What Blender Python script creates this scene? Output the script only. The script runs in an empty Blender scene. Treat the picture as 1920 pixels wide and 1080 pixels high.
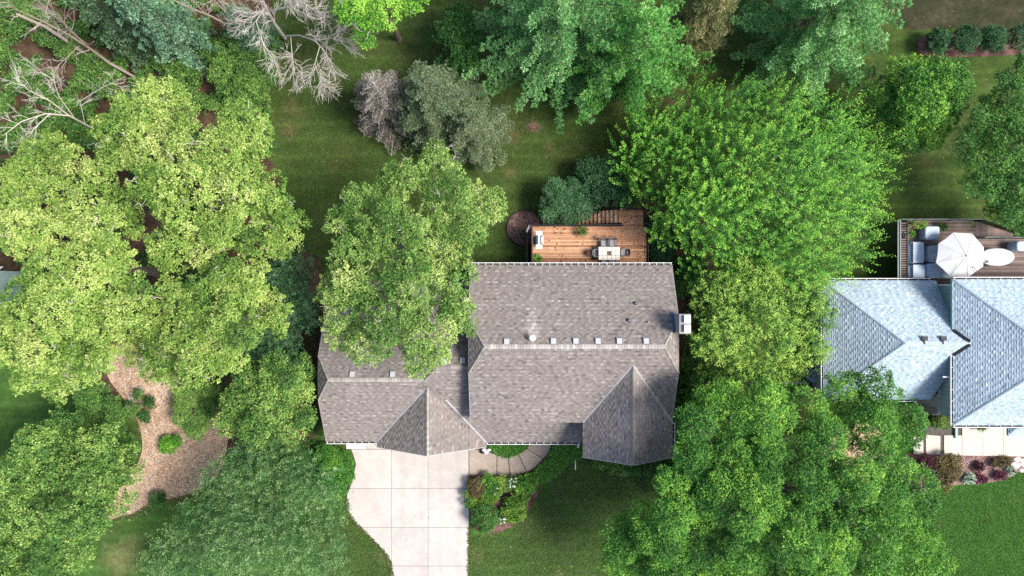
import bpy, math, random
import numpy as np
from mathutils import Vector

# ------------------------------------------------------------------ camera, sky, sun, exposure
S = bpy.context.scene
COL = S.collection
H = 56.0                       # drone height over the ground, metres
F = 1333.0                     # focal length in photograph pixels (1920 wide)
cam_d = bpy.data.cameras.new('drone_camera')
cam_d.sensor_width = 36.0
cam_d.lens = 36.0 * F / 1920.0
cam_d.clip_end = 3000
cam = bpy.data.objects.new('drone_camera', cam_d)
cam.location = (0, 0, H)
COL.objects.link(cam)
S.camera = cam

SUN_EL, SUN_AZ = math.radians(52), math.radians(99)     # azimuth clockwise from north (+Y)
world = bpy.data.worlds.new('World')
S.world = world
world.use_nodes = True
wn = world.node_tree.nodes
sky = wn.new('ShaderNodeTexSky')
sky.sky_type = 'NISHITA'
sky.sun_disc = False
sky.sun_elevation = SUN_EL
sky.sun_rotation = SUN_AZ
sky.air_density = 1.0
sky.dust_density = 2.0
wn['Background'].inputs['Strength'].default_value = 0.126
world.node_tree.links.new(sky.outputs[0], wn['Background'].inputs[0])
sun_d = bpy.data.lights.new('sun', 'SUN')
sun_d.energy = 3.4
sun_d.angle = math.radians(19)
sun_d.color = (1.0, 0.955, 0.89)
sun = bpy.data.objects.new('sun', sun_d)
sv = Vector((math.cos(SUN_EL) * math.sin(SUN_AZ), math.cos(SUN_EL) * math.cos(SUN_AZ), math.sin(SUN_EL)))
sun.rotation_euler = sv.to_track_quat('Z', 'Y').to_euler()
sun.location = (60, 0, 80)
COL.objects.link(sun)
S.view_settings.view_transform = 'Standard'
S.view_settings.look = 'None'
S.view_settings.gamma = 1
S.view_settings.use_curve_mapping = False
S.view_settings.exposure = 1.1
S.render.engine = 'CYCLES'
S.cycles.max_bounces = 6
S.cycles.diffuse_bounces = 4
S.cycles.glossy_bounces = 2
S.cycles.transmission_bounces = 4
S.cycles.transparent_max_bounces = 4
S.cycles.use_denoising = False
S.cycles.sample_clamp_indirect = 6

# ------------------------------------------------------------------ helpers
def at(px, py, z=0.0):
    """the point at height z that the photograph shows at pixel (px, py)"""
    k = (H - z) / F
    return Vector(((px - 960) * k, (540 - py) * k, z))

def m_per_px(z):
    return (H - z) / F

def tag(o, label=None, cat=None, group=None, kind=None):
    if label: o['label'] = label
    if cat: o['category'] = cat
    if group: o['group'] = group
    if kind: o['kind'] = kind
    return o

def wloc(o):
    v = Vector((0, 0, 0))
    while o is not None:
        v = v + Vector(o.location)
        o = o.parent
    return v

def thing(name, label, cat, loc, group=None):
    o = bpy.data.objects.new(name, None)
    o.empty_display_size = 0.2
    o.location = loc
    COL.objects.link(o)
    return tag(o, label, cat, group)

def mesh_np(name, V, faces_flat, loop_tot, material, parent=None, attrs=None, smooth=False, loc=None):
    """V (n,3) in world space; faces as flat index list + loop totals"""
    me = bpy.data.meshes.new(name)
    V = np.asarray(V, dtype=np.float32)
    off = wloc(parent) if parent is not None else Vector((0, 0, 0))
    if loc is not None:
        off = off + Vector((0, 0, 0))
    me.vertices.add(len(V))
    me.vertices.foreach_set('co', (V - np.array(off, dtype=np.float32)).ravel())
    faces_flat = np.asarray(faces_flat, dtype=np.int32)
    loop_tot = np.asarray(loop_tot, dtype=np.int32)
    me.loops.add(len(faces_flat))
    me.loops.foreach_set('vertex_index', faces_flat)
    me.polygons.add(len(loop_tot))
    st = np.zeros(len(loop_tot), dtype=np.int32)
    st[1:] = np.cumsum(loop_tot)[:-1]
    me.polygons.foreach_set('loop_start', st)
    if attrs:
        for k, a in attrs.items():
            at_ = me.attributes.new(k, 'FLOAT', 'FACE')
            at_.data.foreach_set('value', np.asarray(a, dtype=np.float32))
    me.polygons.foreach_set('use_smooth', np.full(len(loop_tot), smooth, dtype=bool))
    me.update(calc_edges=True)
    me.materials.append(material)
    o = bpy.data.objects.new(name, me)
    COL.objects.link(o)
    if parent is not None:
        o.parent = parent
    return o

class MB:
    """collects polygons for one mesh"""
    def __init__(self):
        self.v, self.f, self.t = [], [], []
    def add(self, vs, fs, tint=0.5):
        b = len(self.v)
        self.v += [tuple(p) for p in vs]
        self.f += [[i + b for i in f] for f in fs]
        self.t += [tint] * len(fs)
        return self
    def box(self, c, s, rz=0.0, tint=0.5):
        hx, hy, hz = s[0] / 2, s[1] / 2, s[2] / 2
        ca, sa = math.cos(rz), math.sin(rz)
        vs = []
        for dz in (-hz, hz):
            for dx, dy in ((-hx, -hy), (hx, -hy), (hx, hy), (-hx, hy)):
                vs.append((c[0] + dx * ca - dy * sa, c[1] + dx * sa + dy * ca, c[2] + dz))
        return self.add(vs, [[3, 2, 1, 0], [4, 5, 6, 7], [0, 1, 5, 4], [1, 2, 6, 5], [2, 3, 7, 6], [3, 0, 4, 7]], tint)
    def bar(self, a, b, w, h, up=(0, 0, 1), tint=0.5):
        """a square bar from a to b, w wide and h high"""
        a, b = Vector(a), Vector(b)
        d = (b - a).normalized()
        s = d.cross(Vector(up))
        if s.length < 1e-4: s = d.cross(Vector((1, 0, 0)))
        s.normalize()
        u = s.cross(d)
        vs = []
        for p in (a, b):
            for i, j in ((-1, -1), (1, -1), (1, 1), (-1, 1)):
                vs.append(p + s * (i * w / 2) + u * (j * h / 2))
        return self.add(vs, [[0, 1, 2, 3], [7, 6, 5, 4], [0, 4, 5, 1], [1, 5, 6, 2], [2, 6, 7, 3], [3, 7, 4, 0]], tint)
    def prism(self, poly, z0, z1, tint=0.5):
        """poly: list of (x,y) anticlockwise seen from above"""
        n = len(poly)
        A = sum(poly[i][0] * poly[(i + 1) % n][1] - poly[(i + 1) % n][0] * poly[i][1] for i in range(n))
        if A < 0: poly = poly[::-1]
        vs = [(p[0], p[1], z0) for p in poly] + [(p[0], p[1], z1) for p in poly]
        fs = [list(range(n - 1, -1, -1)), list(range(n, 2 * n))]
        fs += [[i, (i + 1) % n, n + (i + 1) % n, n + i] for i in range(n)]
        return self.add(vs, fs, tint)
    def slab(self, poly3, th, tint=0.5):
        """3-D polygon given thickness th straight down"""
        n = len(poly3)
        vs = [tuple(p) for p in poly3] + [(p[0], p[1], p[2] - th) for p in poly3]
        fs = [list(range(n)), list(range(2 * n - 1, n - 1, -1))]
        fs += [[(i + 1) % n, i, n + i, n + (i + 1) % n] for i in range(n)]
        return self.add(vs, fs, tint)
    def tube(self, pts, radii, sides=6, tint=0.5, cap=True):
        pts = [Vector(p) for p in pts]
        n = len(pts)
        vs = []
        for i, p in enumerate(pts):
            d = (pts[min(i + 1, n - 1)] - pts[max(i - 1, 0)])
            d = d.normalized() if d.length > 1e-6 else Vector((0, 0, 1))
            s = d.cross(Vector((0.31, 0.2, 0.93)))
            if s.length < 1e-3: s = d.cross(Vector((1, 0, 0)))
            s.normalize()
            u = d.cross(s)
            for k in range(sides):
                a = 2 * math.pi * k / sides
                vs.append(p + (s * math.cos(a) + u * math.sin(a)) * radii[i])
        fs = []
        for i in range(n - 1):
            for k in range(sides):
                k2 = (k + 1) % sides
                fs.append([i * sides + k, i * sides + k2, (i + 1) * sides + k2, (i + 1) * sides + k])
        if cap:
            fs.append(list(range(sides - 1, -1, -1)))
            fs.append([(n - 1) * sides + k for k in range(sides)])
        return self.add(vs, fs, tint)
    def lathe(self, c, prof, sides=12, tint=0.5, sx=1.0, sy=1.0):
        vs, fs = [], []
        m = len(prof)
        for r, z in prof:
            for k in range(sides):
                a = 2 * math.pi * k / sides
                vs.append((c[0] + r * sx * math.cos(a), c[1] + r * sy * math.sin(a), c[2] + z))
        for i in range(m - 1):
            for k in range(sides):
                k2 = (k + 1) % sides
                fs.append([i * sides + k, i * sides + k2, (i + 1) * sides + k2, (i + 1) * sides + k])
        fs.append(list(range(sides - 1, -1, -1)))
        fs.append([(m - 1) * sides + k for k in range(sides)])
        return self.add(vs, fs, tint)
    def build(self, name, material, parent=None, smooth=False):
        flat = [i for f in self.f for i in f]
        return mesh_np(name, self.v, flat, [len(f) for f in self.f], material, parent, {'tint': self.t}, smooth)

def copy_tree(o, parent=None):
    c = o.copy()
    COL.objects.link(c)
    c.parent = parent
    for ch in list(o.children):
        copy_tree(ch, c)
    return c

# ------------------------------------------------------------------ materials
def new_mat(name):
    m = bpy.data.materials.new(name)
    m.use_nodes = True
    nt = m.node_tree
    return m, nt, nt.nodes['Principled BSDF']

def ramp_node(nt, stops, fac=None):
    r = nt.nodes.new('ShaderNodeValToRGB')
    e = r.color_ramp.elements
    while len(e) < len(stops): e.new(0.5)
    for i, (p, c) in enumerate(stops):
        e[i].position = p
        e[i].color = (c[0], c[1], c[2], 1)
    if fac is not None: nt.links.new(fac, r.inputs[0])
    return r

def math_node(nt, op, a, b=None, clamp=False):
    n = nt.nodes.new('ShaderNodeMath')
    n.operation = op
    n.use_clamp = clamp
    for i, x in enumerate((a, b)):
        if x is None: continue
        if isinstance(x, (int, float)): n.inputs[i].default_value = x
        else: nt.links.new(x, n.inputs[i])
    return n.outputs[0]

def noise_node(nt, scale, detail=4, rough=0.6, vec=None, dist=0.0):
    n = nt.nodes.new('ShaderNodeTexNoise')
    n.inputs['Scale'].default_value = scale
    n.inputs['Detail'].default_value = detail
    n.inputs['Roughness'].default_value = rough
    n.inputs['Distortion'].default_value = dist
    if vec is not None: nt.links.new(vec, n.inputs['Vector'])
    return n.outputs['Fac']

def mix_node(nt, fac, a, b, mode='MIX'):
    n = nt.nodes.new('ShaderNodeMix')
    n.data_type = 'RGBA'
    n.blend_type = mode
    for s, x in ((n.inputs[0], fac), (n.inputs[6], a), (n.inputs[7], b)):
        if isinstance(x, (int, float)): s.default_value = x
        elif isinstance(x, tuple): s.default_value = (x[0], x[1], x[2], 1)
        else: nt.links.new(x, s)
    return n.outputs[2]

def pos(nt):
    return nt.nodes.new('ShaderNodeNewGeometry').outputs['Position']

def surf(name, c1, c2=None, scale=3.0, rough=0.7, bump=0.0, bscale=None, metal=0.0, grain=None):
    """two-tone noisy paint / stone / plastic"""
    m, nt, b = new_mat(name)
    p = pos(nt)
    c2 = c2 or tuple(x * 0.8 for x in c1)
    f = noise_node(nt, scale, 6, 0.65, p)
    r = ramp_node(nt, [(0.32, c2), (0.68, c1)], f)
    col = r.outputs[0]
    if grain:
        g = noise_node(nt, grain, 2, 0.8, p)
        gr = ramp_node(nt, [(0.3, (0.7, 0.7, 0.7)), (0.7, (1.25, 1.25, 1.25))], g)
        col = mix_node(nt, 1.0, col, gr.outputs[0], 'MULTIPLY')
    nt.links.new(col, b.inputs['Base Color'])
    b.inputs['Roughness'].default_value = rough
    b.inputs['Metallic'].default_value = metal
    b.inputs['Specular IOR Level'].default_value = 0.3
    if bump:
        bn = nt.nodes.new('ShaderNodeBump')
        bn.inputs['Strength'].default_value = bump
        bn.inputs['Distance'].default_value = 0.03
        nt.links.new(noise_node(nt, bscale or scale * 6, 4, 0.7, p), bn.inputs['Height'])
        nt.links.new(bn.outputs[0], b.inputs['Normal'])
    return m

def tinted(name, stops, rough=0.8, grain=30.0, weather=0.35, gamt=0.25, wamt=0.25):
    """colour by the face's own tint, with grain and weathering"""
    m, nt, b = new_mat(name)
    a = nt.nodes.new('ShaderNodeAttribute')
    a.attribute_name = 'tint'
    p = pos(nt)
    r = ramp_node(nt, stops, a.outputs['Fac'])
    g = ramp_node(nt, [(0.25, (1 - gamt,) * 3), (0.75, (1 + gamt,) * 3)], noise_node(nt, grain, 3, 0.8, p))
    w = ramp_node(nt, [(0.3, (1 - wamt,) * 3), (0.7, (1 + wamt,) * 3)], noise_node(nt, weather, 5, 0.6, p))
    c = mix_node(nt, 1.0, r.outputs[0], g.outputs[0], 'MULTIPLY')
    c = mix_node(nt, 1.0, c, w.outputs[0], 'MULTIPLY')
    nt.links.new(c, b.inputs['Base Color'])
    b.inputs['Roughness'].default_value = rough
    b.inputs['Specular IOR Level'].default_value = 0.25
    return m

def leaf_mat(name, stops, trans=0.35, rough=0.55, spec=0.25, tcol=None):
    m, nt, b = new_mat(name)
    a = nt.nodes.new('ShaderNodeAttribute')
    a.attribute_name = 'tint'
    r = ramp_node(nt, stops, a.outputs['Fac'])
    nt.links.new(r.outputs[0], b.inputs['Base Color'])
    b.inputs['Roughness'].default_value = rough
    b.inputs['Specular IOR Level'].default_value = spec
    if trans:
        t = nt.nodes.new('ShaderNodeBsdfTranslucent')
        tc = mix_node(nt, 1.0, r.outputs[0], tcol or (1.15, 1.2, 0.55), 'MULTIPLY')
        nt.links.new(tc, t.inputs['Color'])
        mx = nt.nodes.new('ShaderNodeMixShader')
        mx.inputs[0].default_value = trans
        nt.links.new(b.outputs[0], mx.inputs[1])
        nt.links.new(t.outputs[0], mx.inputs[2])
        nt.links.new(mx.outputs[0], nt.nodes['Material Output'].inputs['Surface'])
    return m

def ground_mat(name, stops, scale, patches=(), patch_col=(0.16, 0.10, 0.055), stripe=0.0, fine=11.0, famt=0.5, bump=0.6, dry=None, dryamt=0.0):
    """grass or bare earth: broad tone, clumps, faint mowing lines and worn spots"""
    m, nt, b = new_mat(name)
    p = pos(nt)
    f = noise_node(nt, scale, 6, 0.62, p)
    col = ramp_node(nt, stops, f).outputs[0]
    if dry:
        d = noise_node(nt, 0.33, 7, 0.72, p, 0.6)
        df = ramp_node(nt, [(0.50, (0, 0, 0)), (0.72, (dryamt,) * 3)], d)
        col = mix_node(nt, df.outputs[0], col, dry)
    if stripe:
        sp = nt.nodes.new('ShaderNodeSeparateXYZ')
        nt.links.new(p, sp.inputs[0])
        wob = math_node(nt, 'MULTIPLY', noise_node(nt, 0.12, 2, 0.5, p), 1.2)
        y = math_node(nt, 'ADD', sp.outputs[1], wob)
        st = math_node(nt, 'SINE', math_node(nt, 'MULTIPLY', y, math.pi / 1.3))
        st = math_node(nt, 'POWER', math_node(nt, 'ABSOLUTE', st), 9.0)
        st = math_node(nt, 'MULTIPLY', st, noise_node(nt, 0.5, 3, 0.6, p))
        st = math_node(nt, 'MULTIPLY', st, stripe * 5)
        st = math_node(nt, 'ADD', st, 1.0)
        cmb = nt.nodes.new('ShaderNodeCombineXYZ')
        for i in range(3): nt.links.new(st, cmb.inputs[i])
        col = mix_node(nt, 1.0, col, cmb.outputs[0], 'MULTIPLY')
    for (x, y, r, amt) in patches:
        v = nt.nodes.new('ShaderNodeVectorMath')
        v.operation = 'DISTANCE'
        nt.links.new(p, v.inputs[0])
        v.inputs[1].default_value = (x, y, 0)
        nz = math_node(nt, 'MULTIPLY', noise_node(nt, 1.6, 6, 0.75, p), r * 1.5)
        d = math_node(nt, 'ADD', v.outputs['Value'], nz)
        mr = nt.nodes.new('ShaderNodeMapRange')
        mr.inputs['From Min'].default_value = r * 1.55
        mr.inputs['From Max'].default_value = r * 0.75
        mr.inputs['To Max'].default_value = amt
        nt.links.new(d, mr.inputs['Value'])
        col = mix_node(nt, mr.outputs[0], col, patch_col)
    g = ramp_node(nt, [(0.30, (1 - famt,) * 3), (0.70, (1 + famt,) * 3)], noise_node(nt, fine, 5, 0.85, p))
    col = mix_node(nt, 1.0, col, g.outputs[0], 'MULTIPLY')
    g2 = ramp_node(nt, [(0.33, (0.72,) * 3), (0.67, (1.28,) * 3)], noise_node(nt, 2.3, 5, 0.75, p))
    col = mix_node(nt, 1.0, col, g2.outputs[0], 'MULTIPLY')
    nt.links.new(col, b.inputs['Base Color'])
    b.inputs['Roughness'].default_value = 0.9
    b.inputs['Specular IOR Level'].default_value = 0.1
    bn = nt.nodes.new('ShaderNodeBump')
    bn.inputs['Strength'].default_value = bump
    bn.inputs['Distance'].default_value = 0.06
    nt.links.new(noise_node(nt, fine * 0.8, 5, 0.8, p), bn.inputs['Height'])
    nt.links.new(bn.outputs[0], b.inputs['Normal'])
    return m

def px_patch(px, py, r, amt):
    v = at(px, py)
    return (v.x, v.y, r, amt)

M = {}
N_SPOTS = [px_patch(545, 200, 1.1, 0.42), px_patch(545, 245, 1.3, 0.39), px_patch(565, 215, .9, 0.28), px_patch(960, 250, 1.6, 0.42),
           px_patch(1000, 235, .9, 0.56), px_patch(1030, 275, .8, 0.35), px_patch(1090, 275, .6, 0.42), px_patch(955, 325, 1.0, 0.35),
           px_patch(930, 160, 2.2, 0.24), px_patch(1270, 190, 2.0, 0.49), px_patch(1480, 180, 1.6, 0.56), px_patch(690, 80, 2.0, 0.24),
           px_patch(880, 15, 3, 0.21)]
M['lawn'] = ground_mat('lawn_grass', [(0.3, (0.0199, 0.0370, 0.0082)), (0.5, (0.0347, 0.0605, 0.0123)), (0.75, (0.0562, 0.0845, 0.0196))], 0.22,
                       N_SPOTS, stripe=0.11, dry=(0.0866, 0.0733, 0.0276), dryamt=0.5)
M['front_lawn'] = ground_mat('front_lawn_grass', [(0.3, (0.0222, 0.0536, 0.0101)), (0.55, (0.0383, 0.0856, 0.0160)), (0.8, (0.0606, 0.1198, 0.0244))], 0.3,
                             [px_patch(985, 985, 1.6, .35), px_patch(895, 1040, .9, .45), px_patch(720, 1045, 1.0, .75), px_patch(712, 1020, .7, .5),
                              px_patch(1060, 1010, 1.8, .25), px_patch(225, 1050, 2.4, .6), px_patch(250, 1020, 1.5, .35), px_patch(1050, 1077, .6, .8)],
                             patch_col=(0.2019, 0.1764, 0.0795), stripe=0.10, dry=(0.0707, 0.0802, 0.0327), dryamt=0.35)
M['bright_lawn'] = ground_mat('watered_lawn_grass', [(0.3, (0.0162, 0.0557, 0.0054)), (0.55, (0.0265, 0.0814, 0.0078)), (0.8, (0.0441, 0.1052, 0.0122))], 0.35, [px_patch(1760, 985, .8, .3), px_patch(1900, 930, 1.2, .2)], stripe=0.08, dry=(0.0500, 0.0840, 0.0096), dryamt=0.45)
M['worn_lawn'] = ground_mat('worn_lawn_grass', [(0.3, (0.0167, 0.0223, 0.0082)), (0.5, (0.0316, 0.0327, 0.0149)), (0.72, (0.0632, 0.0521, 0.0327))], 0.45, (), stripe=0.04, fine=9)
M['woodland'] = ground_mat('woodland_floor_mat', [(0.3, (0.0297, 0.0191, 0.0102)), (0.5, (0.0648, 0.0421, 0.0242)), (0.7, (0.1242, 0.0797, 0.0497))], 0.6, (), fine=11, famt=0.55)
M['chips'] = ground_mat('wood_chip_mat', [(0.3, (0.2224, 0.1331, 0.0776)), (0.5, (0.3435, 0.2297, 0.1469)), (0.7, (0.4647, 0.3307, 0.2247))], 0.35, (), fine=9, famt=0.5)
M['mulch'] = ground_mat('red_mulch_mat', [(0.3, (0.0525, 0.0263, 0.0225)), (0.5, (0.1200, 0.0638, 0.0540)), (0.7, (0.1950, 0.1125, 0.0975))], 1.5, (), fine=9, famt=0.6)
M['pinkmulch'] = ground_mat('pink_mulch_mat', [(0.3, (0.1024, 0.0480, 0.0435)), (0.5, (0.1920, 0.1088, 0.0960)), (0.7, (0.2688, 0.1792, 0.1600))], 1.5, (), fine=9, famt=0.55)

def concrete_mat():
    m, nt, b = new_mat('driveway_concrete')
    p = pos(nt)
    at_ = nt.nodes.new('ShaderNodeAttribute'); at_.attribute_name = 'tint'
    base = ramp_node(nt, [(0.0, (0.420, 0.383, 0.350)), (1.0, (0.465, 0.426, 0.390))], at_.outputs['Fac']).outputs[0]
    for sc_, lo, amt in ((0.35, .40, .09), (1.6, .42, .07), (14, .4, .07)):
        f = ramp_node(nt, [(lo, (1 - amt,) * 3), (lo + .25, (1.03,) * 3)], noise_node(nt, sc_, 6, .7, p, .4))
        base = mix_node(nt, 1.0, base, f.outputs[0], 'MULTIPLY')
    sx = nt.nodes.new('ShaderNodeSeparateXYZ'); nt.links.new(p, sx.inputs[0])
    for x0 in (-8.55, -7.1, -5.6, -4.2):
        d_ = math_node(nt, 'ABSOLUTE', math_node(nt, 'SUBTRACT', math_node(nt, 'ADD', sx.outputs[0], math_node(nt, 'MULTIPLY', noise_node(nt, .25, 2, .5, p), .8)), x0 + .4))
        tr_ = ramp_node(nt, [(0.05, (.90, .89, .88)), (0.32, (1, 1, 1))], d_)
        base = mix_node(nt, noise_node(nt, .7, 4, .7, p), base, mix_node(nt, 1.0, base, tr_.outputs[0], 'MULTIPLY'))
    # dark spots: oil drips and leaf stains
    v = nt.nodes.new('ShaderNodeTexVoronoi'); v.inputs['Scale'].default_value = .9; nt.links.new(p, v.inputs['Vector'])
    sp_ = ramp_node(nt, [(0.03, (.55, .5, .45)), (0.085, (1, 1, 1))], v.outputs['Distance'])
    base = mix_node(nt, .7, base, mix_node(nt, 1.0, base, sp_.outputs[0], 'MULTIPLY'))
    nt.links.new(base, b.inputs['Base Color'])
    b.inputs['Roughness'].default_value = .88
    b.inputs['Specular IOR Level'].default_value = .2
    return m
M['concrete'] = concrete_mat()
M['joint'] = surf('joint_dark', (0.10, 0.085, 0.075), (0.06, 0.05, 0.045), 4, 0.9)
M['walk'] = surf('walk_aggregate', (0.3460, 0.2850, 0.2290), (0.2748, 0.2189, 0.1730), 1.2, 0.85, 0.2, 30, grain=16)
M['walk2'] = surf('neighbor_walk_concrete', (0.5270, 0.4760, 0.4080), (0.4590, 0.4080, 0.3485), 0.8, 0.85, 0.15, 20, grain=12)
M['shingle'] = tinted('taupe_shingle', [(0.0, (0.0847, 0.0716, 0.0670)), (0.4, (0.1581, 0.1353, 0.1233)), (0.62, (0.2031, 0.1783, 0.1618)), (0.8, (0.3389, 0.3069, 0.2768)), (1.0, (0.5195, 0.5231, 0.4911))], 0.9, 26, 0.3, 0.12, 0.10)
M['bshingle'] = tinted('pale_blue_shingle', [(0.0, (0.1792, 0.2326, 0.2771)), (0.35, (0.2778, 0.3465, 0.3945)), (0.65, (0.3494, 0.4271, 0.4744)), (1.0, (0.5018, 0.5885, 0.6293))], 0.8, 26, 0.3, 0.15, 0.10)
M['underlay'] = surf('roof_underlay', (0.055, 0.048, 0.048), (0.04, 0.035, 0.035), 3, 0.9)
M['bunderlay'] = surf('blue_roof_underlay', (0.14, 0.17, 0.20), (0.11, 0.135, 0.16), 3, 0.9)
M['white'] = surf('white_painted_metal', (0.7020, 0.7020, 0.6930), (0.6120, 0.6120, 0.5940), 2, 0.45)
M['grey_metal'] = surf('grey_vent_metal', (0.4420, 0.4505, 0.4505), (0.3740, 0.3825, 0.3825), 5, 0.5, metal=0.2)
M['flash'] = surf('valley_metal', (0.3650, 0.3510, 0.3510), (0.2808, 0.2668, 0.2668), 3, 0.5, metal=0.2)
M['dark'] = surf('dark_plastic', (0.0090, 0.0100, 0.0120), (0.0055, 0.0060, 0.0070), 4, 0.6)
M['gutter_dark'] = surf('gutter_trough', (0.06, 0.052, 0.045), (0.03, 0.026, 0.022), 5, 0.9)
M['siding'] = surf('cream_siding', (0.50, 0.45, 0.38), (0.44, 0.39, 0.33), 1, 0.7)
M['bsiding'] = surf('grey_green_siding', (0.2700, 0.3578, 0.3375), (0.2295, 0.3038, 0.2903), 1, 0.7)
M['teal_trim'] = surf('teal_trim', (0.32, 0.47, 0.47), (0.27, 0.41, 0.41), 2, 0.6)
M['glass'] = surf('window_glass', (0.03, 0.04, 0.05), (0.02, 0.03, 0.04), 1, 0.08)
M['chimney_stone'] = surf('chimney_speckled_brick', (0.36, 0.33, 0.32), (0.14, 0.13, 0.14), 9, 0.85, 0.3, 30)
M['chimney_cap'] = surf('chimney_crown', (0.30, 0.28, 0.28), (0.24, 0.22, 0.22), 4, 0.8)
M['blue_flash'] = surf('blue_flashing', (0.07, 0.12, 0.22), (0.05, 0.09, 0.17), 4, 0.4, metal=0.4)
M['deckwood'] = tinted('cedar_deck_board', [(0.0, (0.2340, 0.1042, 0.0515)), (0.5, (0.3744, 0.1885, 0.1022)), (1.0, (0.4961, 0.2976, 0.1778))], 0.75, 5.0, 1.2, 0.22, 0.14)
M['deckdark'] = surf('deck_gap_shadow', (0.05, 0.025, 0.016), (0.03, 0.015, 0.01), 3, 0.9)
M['knot'] = surf('wood_knot', (0.1080, 0.0468, 0.0252), (0.0720, 0.0324, 0.0180), 8, 0.9)
M['rail'] = surf('brown_rail', (0.11, 0.062, 0.042), (0.075, 0.042, 0.03), 3, 0.7)
M['black'] = surf('black_iron', (0.012, 0.012, 0.013), (0.008, 0.008, 0.008), 5, 0.5)
M['steel'] = surf('brushed_steel', (0.6200, 0.6200, 0.6200), (0.5400, 0.5400, 0.5500), 2, 0.35, metal=0.5)
M['bluesteel'] = surf('blue_grey_hood', (0.15, 0.19, 0.24), (0.11, 0.14, 0.19), 3, 0.3, metal=0.5)
M['tile'] = tinted('cream_table_tile', [(0.0, (0.5148, 0.4455, 0.3762)), (1.0, (0.6930, 0.6237, 0.5445))], 0.4, 12, 2, 0.10, 0.08)
M['tableframe'] = surf('table_frame', (0.10, 0.07, 0.055), (0.07, 0.05, 0.04), 4, 0.5)
M['sling'] = surf('grey_chair_sling', (0.17, 0.165, 0.165), (0.13, 0.127, 0.13), 8, 0.7)
M['cushion'] = surf('chair_seat_grey', (0.25, 0.25, 0.26), (0.20, 0.20, 0.21), 8, 0.7)
M['olddeck'] = tinted('weathered_deck_board', [(0.0, (0.0936, 0.0645, 0.0541)), (0.5, (0.1508, 0.1092, 0.0915)), (1.0, (0.2184, 0.1664, 0.1404))], 0.8, 5, 1.2, 0.25, 0.15)
M['greyrail'] = surf('grey_green_rail', (0.17, 0.20, 0.195), (0.13, 0.155, 0.15), 3, 0.7)
M['canvas'] = surf('white_canvas', (0.4992, 0.4992, 0.4992), (0.4680, 0.4680, 0.4742), 1.5, 0.8)
M['tablecover'] = surf('white_table_cover', (0.50, 0.50, 0.50), (0.40, 0.41, 0.43), 2.2, 0.75, 1.0, 3.5)
M['cover'] = surf('blue_grey_cover', (0.4554, 0.5237, 0.6072), (0.3643, 0.4250, 0.5085), 2.5, 0.6, 0.5, 4)
M['cover2'] = surf('dark_blue_cover', (0.4360, 0.5080, 0.5859), (0.3488, 0.4011, 0.4762), 2.5, 0.6, 0.5, 4)
M['stone'] = surf('pale_stone', (0.5040, 0.4680, 0.4320), (0.3780, 0.3510, 0.3240), 3, 0.85, 0.3, 12)
M['wallstone'] = surf('grey_stone_block', (0.26, 0.235, 0.21), (0.19, 0.17, 0.15), 4, 0.85, 0.3, 14)
M['bark'] = surf('grey_brown_bark', (0.17, 0.135, 0.10), (0.09, 0.07, 0.052), 3, 0.9, 0.6, 9)
M['deadbark'] = tinted('bleached_dead_wood', [(0.0, (0.36, 0.30, 0.25)), (1.0, (0.62, 0.57, 0.53))], 0.85, 8, 0.6, 0.22, 0.2)
M['deadbark2'] = tinted('tan_dead_wood', [(0.0, (0.1920, 0.1320, 0.0920)), (1.0, (0.4480, 0.4000, 0.3680))], 0.85, 8, 0.6, 0.22, 0.2)
M['edging'] = surf('black_edging', (0.025, 0.022, 0.022), None, 4, 0.7)
M['brickedge'] = surf('red_timber_edging', (0.22, 0.10, 0.08), (0.15, 0.07, 0.055), 4, 0.8)
M['pot'] = surf('clay_pot', (0.20, 0.10, 0.065), (0.15, 0.075, 0.05), 5, 0.8)

def brick_mat():
    m, nt, b = new_mat('grey_brick_wall')
    p = pos(nt)
    sp = nt.nodes.new('ShaderNodeSeparateXYZ')
    nt.links.new(p, sp.inputs[0])
    cb = nt.nodes.new('ShaderNodeCombineXYZ')
    nt.links.new(sp.outputs[1], cb.inputs[0])
    nt.links.new(sp.outputs[2], cb.inputs[1])
    t = nt.nodes.new('ShaderNodeTexBrick')
    nt.links.new(cb.outputs[0], t.inputs['Vector'])
    t.inputs['Scale'].default_value = 2.6
    t.inputs['Color1'].default_value = (0.46, 0.41, 0.38, 1)
    t.inputs['Color2'].default_value = (0.34, 0.30, 0.275, 1)
    t.inputs['Mortar'].default_value = (0.20, 0.18, 0.165, 1)
    t.inputs['Mortar Size'].default_value = 0.03
    nt.links.new(t.outputs['Color'], b.inputs['Base Color'])
    b.inputs['Roughness'].default_value = 0.9
    return m
M['brick'] = brick_mat()
# ------------------------------------------------------------------ ground
def structure(name, mb, mat_):
    return tag(mb.build(name, mat_), kind='structure')

def sheet(name, pxs, z, mat_, z0=None, smooth_n=0):
    poly = [at(*p) for p in pxs]
    poly = [(p.x, p.y) for p in poly]
    if smooth_n:
        for _ in range(smooth_n):
            q = []
            n = len(poly)
            for i in range(n):
                a, b = poly[i], poly[(i + 1) % n]
                q += [(a[0] * .75 + b[0] * .25, a[1] * .75 + b[1] * .25), (a[0] * .25 + b[0] * .75, a[1] * .25 + b[1] * .75)]
            poly = q
    return structure(name, MB().prism(poly, (z - 0.003) if z0 is None else z0, z), mat_)

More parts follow.
